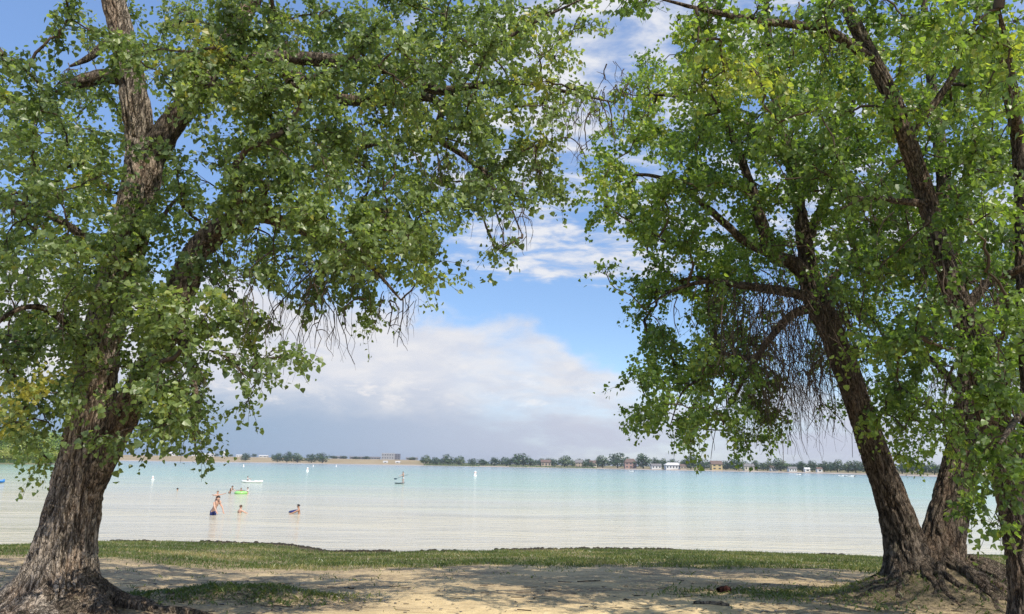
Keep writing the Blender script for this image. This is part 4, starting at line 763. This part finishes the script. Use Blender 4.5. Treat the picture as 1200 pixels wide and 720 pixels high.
def person(loc, yaw, H, label, skin, hair, cloth=None, lean=0.0, armL=None, armR=None, legL=None, legR=None, shirt=None, longhair=False, head=0.0):
    u = H; up = np.array((0, -math.sin(lean), math.cos(lean))); X = np.array((1.0, 0, 0)); fw = np.array((0, -math.cos(lean), -math.sin(lean)))
    A0 = ((0.25, -0.1, -1), (0.1, -0.35, -1)); arms = {1: armL or A0, -1: armR or A0}; legs = {1: legL or ((0.05, 0, -1), (0, 0.05, -1)), -1: legR or ((0.05, 0, -1), (0, 0.05, -1))}
    V = []; E = []
    def v(p, r, par=None, r2=None):
        V.append((*p, r*u, (r2 or r)*u)); 
        if par is not None: E.append((par, len(V)-1))
        return len(V)-1
    pel = np.array((0, 0, 0.53*u)); P0 = v(pel, 0.075, None, 0.06); p1 = pel+up*0.10*u; a = v(p1, 0.068, P0, 0.052); p2 = pel+up*0.20*u; b = v(p2, 0.078, a, 0.058); p3 = pel+up*0.275*u; c = v(p3, 0.062, b, 0.05)
    nk = pel+up*0.325*u; n = v(nk, 0.033, c); hu = nrm(up+np.array((0, 0, 1.2))+fw*head); hp = nk+hu*0.045*u+fw*0.012*u; j = v(hp, 0.042, n); hm = hp+hu*0.045*u; h = v(hm, 0.052, j); ht = hm+hu*0.045*u; v(ht, 0.043, h)
    f2 = nrm(fw-hu*(fw@hu)); v(hm-hu*0.008*u+f2*0.064*u, 0.009, h)
    for sx in (1, -1): v(hm+X*sx*0.058*u-hu*0.005*u, 0.009, h)
    sh = {}
    for sx in (1, -1):
        s0 = p3+X*sx*0.105*u-up*0.008*u; si = v(s0, 0.036, c); d1 = nrm(np.array(arms[sx][0])*np.array((sx, 1, 1))); d2 = nrm(np.array(arms[sx][1])*np.array((sx, 1, 1)))
        e = s0+d1*0.17*u; ei = v(e, 0.026, si); w = e+d2*0.145*u; wi = v(w, 0.017, ei); pm = w+d2*0.04*u; side = nrm(np.cross(d2, np.array((0.3, 1, 0.2)))); pi_ = v(pm, 0.017, wi, 0.022)
        for q, (off, ln) in enumerate(((-1.5, .036), (-.5, .044), (.5, .047), (1.5, .04))):
            k1 = pm+d2*(0.5*ln+0.012)*u+side*off*0.010*u; m1 = v(k1, 0.0052, pi_); v(k1+nrm(d2+fw*0.5)*0.55*ln*u, 0.0045, m1)
        k1 = w+d2*0.018*u+side*-0.026*u; m1 = v(k1, 0.006, wi); v(k1+nrm(d2-side*0.4)*0.026*u, 0.005, m1)
        sh[sx] = (s0, e, si)
        h0 = pel+X*sx*0.052*u-np.array((0, 0, 0.02*u)); hi = v(h0, 0.056, P0); l1 = nrm(np.array(legs[sx][0])*np.array((sx, 1, 1))); l2 = nrm(np.array(legs[sx][1])*np.array((sx, 1, 1)))
        kn = h0+l1*0.245*u; ki = v(kn, 0.036, hi); an = kn+l2*0.235*u; ai = v(an, 0.023, ki); fd = nrm(np.array((0.1*sx, -1, -0.15))-l2*0.0); v(an+fd*0.10*u+l2*0.012*u, 0.02, ai); sh[sx] += (h0, kn)
    r = empty('person', loc, label, 'person', None, yaw); link('body', skin_mesh('body', V, E), skin, r)
    hb = MB(); R = 0.064*u; rows = []; q = nrm(np.cross(hu, f2))
    hv = []; ns = 14
    for t in range(6):
        ph = t/5*1.75
        for k in range(ns):
            th = 6.2832*k/ns; ff = math.cos(th); lim = ph*(0.58 if ff > 0.35 else 1.0)
            hv.append(hm+hu*(0.012*u+R*1.05*math.cos(lim))+(f2*ff*1.08+q*math.sin(th))*R*math.sin(lim)+hu*random.uniform(-.002, .002)*u)
    hb.add(hv, [(t*ns+k, t*ns+(k+1) % ns, (t+1)*ns+(k+1) % ns, (t+1)*ns+k) for t in range(5) for k in range(ns)]); hb.build('hair', hair, r, True)
    if longhair:
        back = hm-f2*0.05*u; hv = [(*(back+hu*0.02*u), .04*u), (*(back-hu*0.05*u-f2*0.01*u), .038*u), (*(back-hu*0.12*u-f2*0.012*u), .02*u)]; link('long_hair', skin_mesh('long_hair', hv, [(0, 1), (1, 2)]), hair, r)
    if cloth is not None:
        sv = [(*(pel+up*0.015*u), .082*u, .068*u), (*(pel+up*0.055*u), .079*u, .063*u)]; se = [(0, 1)]
        for sx in (1, -1): sv += [(*sh[sx][3], .066*u, .066*u), (*(sh[sx][3]*0.25+sh[sx][4]*0.75), .052*u, .052*u)]; k = len(sv); se += [(0, k-2), (k-2, k-1)]
        link('shorts', skin_mesh('shorts', sv, se), cloth, r)
    if shirt is not None:
        sv = [(*p1, .075*u, .060*u), (*p2, .086*u, .066*u), (*p3, .070*u, .058*u)]; se = [(0, 1), (1, 2)]
        for sx in (1, -1): sv += [(*sh[sx][0], .043*u, .043*u), (*(sh[sx][0]*0.5+sh[sx][1]*0.5), .037*u, .037*u)]; k = len(sv); se += [(2, k-2), (k-2, k-1)]
        link('shirt', skin_mesh('shirt', sv, se), shirt, r)
    return r
def wade(px, py, depth): p = onwater(px, py); return (p[0], p[1], -depth)
mp = wade(249.5, 604, 0.70)
person(mp, math.radians(62), 1.78, 'bare chested man in navy shorts wading bent forward with a child on his shoulders', SKIN, HAIRD, NAVY, 0.42, ((0.15, -0.75, -0.75), (0.0, -0.5, -1)), ((0.2, -0.6, -0.9), (0.0, -0.7, -0.8)))
fwd = np.array((math.sin(math.radians(62)), -math.cos(math.radians(62)), 0)); ck_ = np.array(mp)+fwd*0.17+np.array((0, 0, 0.70+0.845-0.53*1.0-0.01))
person(ck_, math.radians(50), 1.0, 'small child riding on the shoulders of the man in navy shorts, arms held out', SKIN, HAIRB, BLACK, 0.12, ((0.8, -0.4, 0.15), (0.5, -0.7, 0.3)), ((0.8, -0.3, -0.1), (0.6, -0.6, 0.2)), ((0.35, -0.9, -0.25), (0.0, 0.05, -1)), ((0.35, -0.9, -0.25), (0.0, 0.05, -1)))
person(wade(269, 578.2, 0.62), math.radians(70), 1.35, 'child in a black long top wading beside the green swim ring', SKIN, HAIRD, BLACK, 0.55, ((0.2, -0.9, -0.5), (0.1, -0.8, -0.6)), ((0.2, -0.8, -0.6), (0.1, -0.9, -0.3)), shirt=BLACK)
rp = onwater(282.3, 579)
person((rp[0], rp[1], -0.52), math.radians(10), 1.05, 'dark haired child sitting inside the green swim ring', SKINT, HAIRD, BLACK, 0.15, ((0.8, -0.4, 0.05), (0.5, -0.8, 0.0)), ((0.8, -0.4, 0.05), (0.5, -0.8, 0.0)), ((0.2, -0.9, -0.1), (0.05, -0.5, -0.9)), ((0.2, -0.9, -0.1), (0.05, -0.5, -0.9)))
person(wade(290.3, 579, 0.62), math.radians(-60), 1.2, 'child in a white top standing right of the green swim ring', SKIN, HAIRD, NAVY, 0.05, ((0.3, -0.7, -0.5), (0.0, -0.9, -0.2)), shirt=WHITEC)
person(wade(281, 601.5, 1.02), math.radians(150), 1.45, 'bare shouldered swimmer in chest deep water, nearest the wading man', SKIN, HAIRB, None, 0.05, ((0.7, -0.5, -0.4), (0.3, -0.8, -0.3)), ((0.7, -0.5, -0.4), (0.3, -0.8, -0.3)))
person(wade(351, 602.5, 0.92), math.radians(-75), 1.45, 'bare swimmer with dark hair in the water beside the navy kickboard', SKINT, HAIRD, NAVY, 0.15, ((0.3, -0.9, -0.4), (0.0, -0.9, -0.4)), ((0.4, -0.7, -0.6), (0.0, -0.9, -0.3)))
person(wade(207.5, 575, 1.28), math.radians(180), 1.5, 'lone swimmer with only the head out of the water, far left of the group', SKINT, HAIRD, None, 0.1)
pb = onwater(469.5, 567)
person((pb[0]+0.35, pb[1], 0.10), math.radians(-35), 1.62, 'person standing on the dark paddle board with a paddle in both hands', SKIN, HAIRD, WHITEC, 0.10, ((0.35, -0.7, -0.55), (-0.1, -0.8, 0.0)), ((0.3, -0.5, -0.85), (0.2, -0.8, -0.1)), ((0.12, -0.15, -1), (0.05, 0.12, -1)), ((0.12, -0.1, -1), (0.05, 0.12, -1)), shirt=None)

# ------------------------------------------------------------------ things on the water
def hull(b, Lh, W, Hh, n=14, keel=0.25, sheer=0.12, open_=True):
    """boat or board hull along x: outer skin, gunwale and inner floor"""
    secs = []
    for k in range(n):
        t = k/(n-1)*2-1; w = W/2*max(0.02, (1-abs(t)**2.6)); z1 = Hh+sheer*t*t; z0 = keel*abs(t)**3*Hh
        secs.append([(t*Lh/2, -w, z1), (t*Lh/2, -w*0.8, z0+0.3*Hh), (t*Lh/2, 0, z0), (t*Lh/2, w*0.8, z0+0.3*Hh), (t*Lh/2, w, z1), (t*Lh/2, w*0.82, z1), (t*Lh/2, 0, z1-(0.45*Hh if open_ and abs(t) < 0.8 else -0.02)), (t*Lh/2, -w*0.82, z1)])
    v = [p for s_ in secs for p in s_]; f = []
    for k in range(n-1):
        for q in range(8): f.append((k*8+q, k*8+(q+1) % 8, (k+1)*8+(q+1) % 8, (k+1)*8+q))
    f += [tuple(range(8))[::-1], tuple((n-1)*8+q for q in range(8))]; b.add(v, f); return b
GREENP = plain('green_vinyl', (0.30, 0.62, 0.18), 0.35, 0.5, 0.05); WPL = plain('white_plastic', (0.80, 0.80, 0.79), 0.4, 0.5, 0.04); BLUEP = plain('blue_plastic', (0.03, 0.20, 0.55), 0.4, 0.5, 0.05); DKB = plain('dark_board', (0.02, 0.05, 0.07), 0.4, 0.5, 0.1); REDP = plain('orange_band', (0.75, 0.16, 0.03), 0.5, 0.4, 0.05)
ringb = MB(); ringb.lathe([(0.43+0.15*math.cos(a), 0.15*math.sin(a)) for a in [k*6.2832/14 for k in range(15)]], 28)
ringb.F = [f for f in ringb.F if len(f) == 4]
rg = ringb.build('swim_ring', GREENP, None, True); rg.location = (rp[0], rp[1], 0.09); tag(rg, 'bright green inflatable swim ring floating among the children', 'swim ring')
kb = hull(MB(), 0.55, 0.34, 0.07, 10, 0.3, 0.03, False).build('kickboard', NAVY, None, True); q = onwater(344, 601); kb.location = (q[0], q[1], 0.03); kb.rotation_euler = (0.25, -0.2, 0.4); tag(kb, 'navy kickboard floating left of the dark haired swimmer', 'kickboard')
q = onwater(295.5, 566); ky = empty('kayak', (q[0], q[1], -0.06), 'long white kayak lying broadside far out beyond the green ring', 'kayak', None, 0.05)
hull(MB(), 2.9, 0.66, 0.32, 16, 0.4, 0.08).build('hull', WPL, ky, True); MB().box((-0.35, 0, 0.36), (0.10, 0.44, 0.26), 0, 0.8).build('seat', WPL, ky); MB().box((0.5, 0, 0.33), (0.35, 0.3, 0.14), 0, 0.8).build('hatch', WPL, ky)
person((q[0]-0.72, q[1], -0.44), math.radians(90), 1.3, 'dark haired child sitting low in the white kayak', SKINT, HAIRD, BLACK, 0.1, ((0.3, -0.8, -0.4), (0.0, -0.9, 0.1)), ((0.3, -0.8, -0.4), (0.0, -0.9, 0.1)), ((0.15, -0.95, 0.15), (0.05, -0.95, -0.15)), ((0.15, -0.95, 0.15), (0.05, -0.95, -0.15)), shirt=WHITEC)
sp_ = empty('paddle_board', (pb[0]-0.15, pb[1], 0.0), 'dark paddle board under the standing person, far out in the middle', 'paddle board', None, math.radians(68))
hull(MB(), 2.9, 0.76, 0.11, 16, 0.5, 0.07, False).build('board', DKB, sp_, True); MB().add([(-1.2, -0.02, -0.2), (-1.0, -0.02, -0.02), (-1.25, -0.02, -0.02), (-1.2, 0.02, -0.2), (-1.0, 0.02, -0.02), (-1.25, 0.02, -0.02)], [(0, 1, 2), (5, 4, 3), (0, 3, 4, 1), (1, 4, 5, 2), (2, 5, 3, 0)]).build('fin', DKB, sp_)
pd = empty('paddle', (pb[0]+0.25, pb[1]-0.42, 1.02), 'paddle held across the body of the person on the dark board', 'paddle'); vv, qq = batch_tubes(np.array([[(-0.85, 0, -0.28), (-0.3, 0, -0.08), (0.3, 0, 0.12), (0.85, 0, 0.30)]]), np.full((1, 4), 0.022), 8)
link('shaft', npmesh('shaft', vv, qq), DKB, pd); MB().box((-1.0, 0, -0.33), (0.38, 0.03, 0.19), 0).build('blade', DKB, pd)
q = onwater(-9, 566.5); bf = empty('inflatable_boat', (q[0], q[1], 0.0), 'blue inflatable boat cut off by the left edge of the photo', 'boat', None, 0.1)
bb = hull(MB(), 2.6, 1.1, 0.34, 16, 0.3, 0.12); bb.build('hull', BLUEP, bf, True); MB().box((0.35, 0, 0.36), (0.25, 0.8, 0.10)).build('seat', DKB, bf)
BG = 'white buoys marking the swim area'
for px, py, h, lab in ((179, 563, 0.62, 'white buoy nearest the left tree trunk'), (285.5, 547.2, 1.15, 'small white buoy close under the lone tree on the bank'), (360, 553, 1.3, 'biggest white buoy below the row of five trees'), (367, 547, 1.1, 'tiny far white buoy just above the biggest buoy'), (394, 547.2, 1.2, 'tiny far white buoy right of the row of five trees'), (556.5, 558.5, 1.35, 'white buoy alone in the middle below the shore grove')):
    q = onwater(px, py); by = empty('buoy', (q[0], q[1], 0), lab, 'buoy', BG, random.random()); by.rotation_euler = (random.uniform(-.08, .08), random.uniform(-.08, .08), 0)
    fb = MB().lathe([(h*0.30, -0.2), (h*0.34, 0.0), (h*0.34, h*0.22), (h*0.2, h*0.33), (h*0.2, h*0.85), (h*0.15, h*0.95), (h*0.05, h)], 16)
    fl = fb.build('float', WPL, by, True); MB().lathe([(h*0.206, h*0.62), (h*0.206, h*0.72)], 16).build('band', REDP, fl, True)
def motor_boat(px, py, Lb, rz, lab, grp):
    q = onwater(px, py); k = empty('motor_boat', (q[0], q[1], -0.1), lab, 'boat', grp, rz); hull(MB(), Lb, Lb*0.34, Lb*0.14, 14, 0.5, Lb*0.05).build('hull', WPL, k, True)
    MB().add([(-0.05*Lb, -0.13*Lb, .16*Lb), (-0.05*Lb, .13*Lb, .16*Lb), (-0.12*Lb, .11*Lb, .25*Lb), (-0.12*Lb, -.11*Lb, .25*Lb), (-0.03*Lb, -0.13*Lb, .16*Lb), (-0.03*Lb, .13*Lb, .16*Lb), (-0.10*Lb, .11*Lb, .25*Lb), (-0.10*Lb, -.11*Lb, .25*Lb)], [(0, 1, 2, 3), (7, 6, 5, 4), (0, 4, 5, 1), (1, 5, 6, 2), (2, 6, 7, 3), (3, 7, 4, 0)]).build('windscreen', WIN, k)
    MB().box((0.5*Lb, 0, .12*Lb), (.09*Lb, .09*Lb, .2*Lb), 0, 0.7).build('outboard_motor', BLACK, k); MB().box((0.18*Lb, 0, .15*Lb), (.12*Lb, .2*Lb, .10*Lb)).build('seat', WPL, k)
motor_boat(740, 553, 3.6, 0.3, 'white motor boat on the water in front of the pink house', 'white boats'); motor_boat(986, 558.6, 3.4, 0.1, 'left of two white boats moored below the wooded shore', 'white boats'); motor_boat(996, 559.2, 4.2, -0.15, 'right and longer of two white boats moored below the wooded shore', 'white boats'); motor_boat(936, 557, 3.6, 0.2, 'small white boat moored below the white boat sheds', 'white boats')
# ------------------------------------------------------------------ lying on the sand
def onground(px, py):
    d = ray(px, py); t = 5.0/d[1]
    for _ in range(60):
        p = EYE+d*t; h = p[2]-float(gz(p[0], p[1])); t += h/abs(d[2])*0.7
    return EYE+d*t
def wood(name, px, py, Lw, r, rz, m, lab, cat, curve=0.1, seed=1):
    p = onground(px, py); rn = random.Random(seed); pts = []
    for k in range(7):
        t = k/6*2-1; x = math.cos(rz)*t*Lw/2-math.sin(rz)*curve*Lw*(1-t*t)+rn.gauss(0, r*0.3); y = math.sin(rz)*t*Lw/2+math.cos(rz)*curve*Lw*(1-t*t)+rn.gauss(0, r*0.3)
        pts.append((p[0]+x, p[1]+y, float(gz(p[0]+x, p[1]+y))+r*0.75, r*(1-0.35*abs(t))))
    r_ = empty(name, p, lab, cat); link('wood', local(bark_tube('wood', pts, 22, max(0.012, Lw/60), r*0.25, 30, None, None, seed*1.7, (), 1.0), r_), m, r_)
    fk = [(pts[4][0], pts[4][1], pts[4][2], r*0.5), (pts[4][0]+0.1*Lw, pts[4][1]+0.08*Lw, pts[4][2]+r*0.8, r*0.35), (pts[4][0]+0.22*Lw, pts[4][1]+0.13*Lw, pts[4][2]+r*0.3, r*0.15)]
    link('side_branch', local(bark_tube('side_branch', fk, 12, 0.02, r*0.1, 30, None, None, seed, (), 0.6), r_), m, r_)
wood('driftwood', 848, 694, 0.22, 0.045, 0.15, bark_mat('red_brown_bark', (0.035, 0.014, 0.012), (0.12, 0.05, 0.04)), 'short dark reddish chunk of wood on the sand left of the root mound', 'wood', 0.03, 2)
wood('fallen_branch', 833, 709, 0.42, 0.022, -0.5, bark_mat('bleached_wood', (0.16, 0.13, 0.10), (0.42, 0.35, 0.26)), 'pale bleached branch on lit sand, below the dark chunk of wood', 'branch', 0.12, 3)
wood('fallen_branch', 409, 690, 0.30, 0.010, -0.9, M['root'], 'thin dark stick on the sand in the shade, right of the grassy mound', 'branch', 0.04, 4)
wood('fallen_branch', 690, 682, 0.36, 0.009, 0.1, M['root'], 'thin bent stick on the sand at the middle of the opening', 'branch', 0.08, 5)

# ------------------------------------------------------------------ summer haze over the lake
hz = MB().box((0, 0, 11.2), (26000, 26000, 30), 0).mesh('haze'); hm_ = bpy.data.materials.new('haze'); hm_.use_nodes = True; hg = G(hm_.node_tree); hg.n.clear()
ho = hg.new('ShaderNodeOutputMaterial'); hv_ = hg.new('ShaderNodeVolumePrincipled'); hv_.inputs['Color'].default_value = (0.80, 0.86, 0.95, 1); hv_.inputs['Density'].default_value = 0.00017; hv_.inputs['Anisotropy'].default_value = 0.3
hg.l.new(hv_.outputs[0], ho.inputs['Volume']); link('haze', hz, hm_, None, 'stuff')
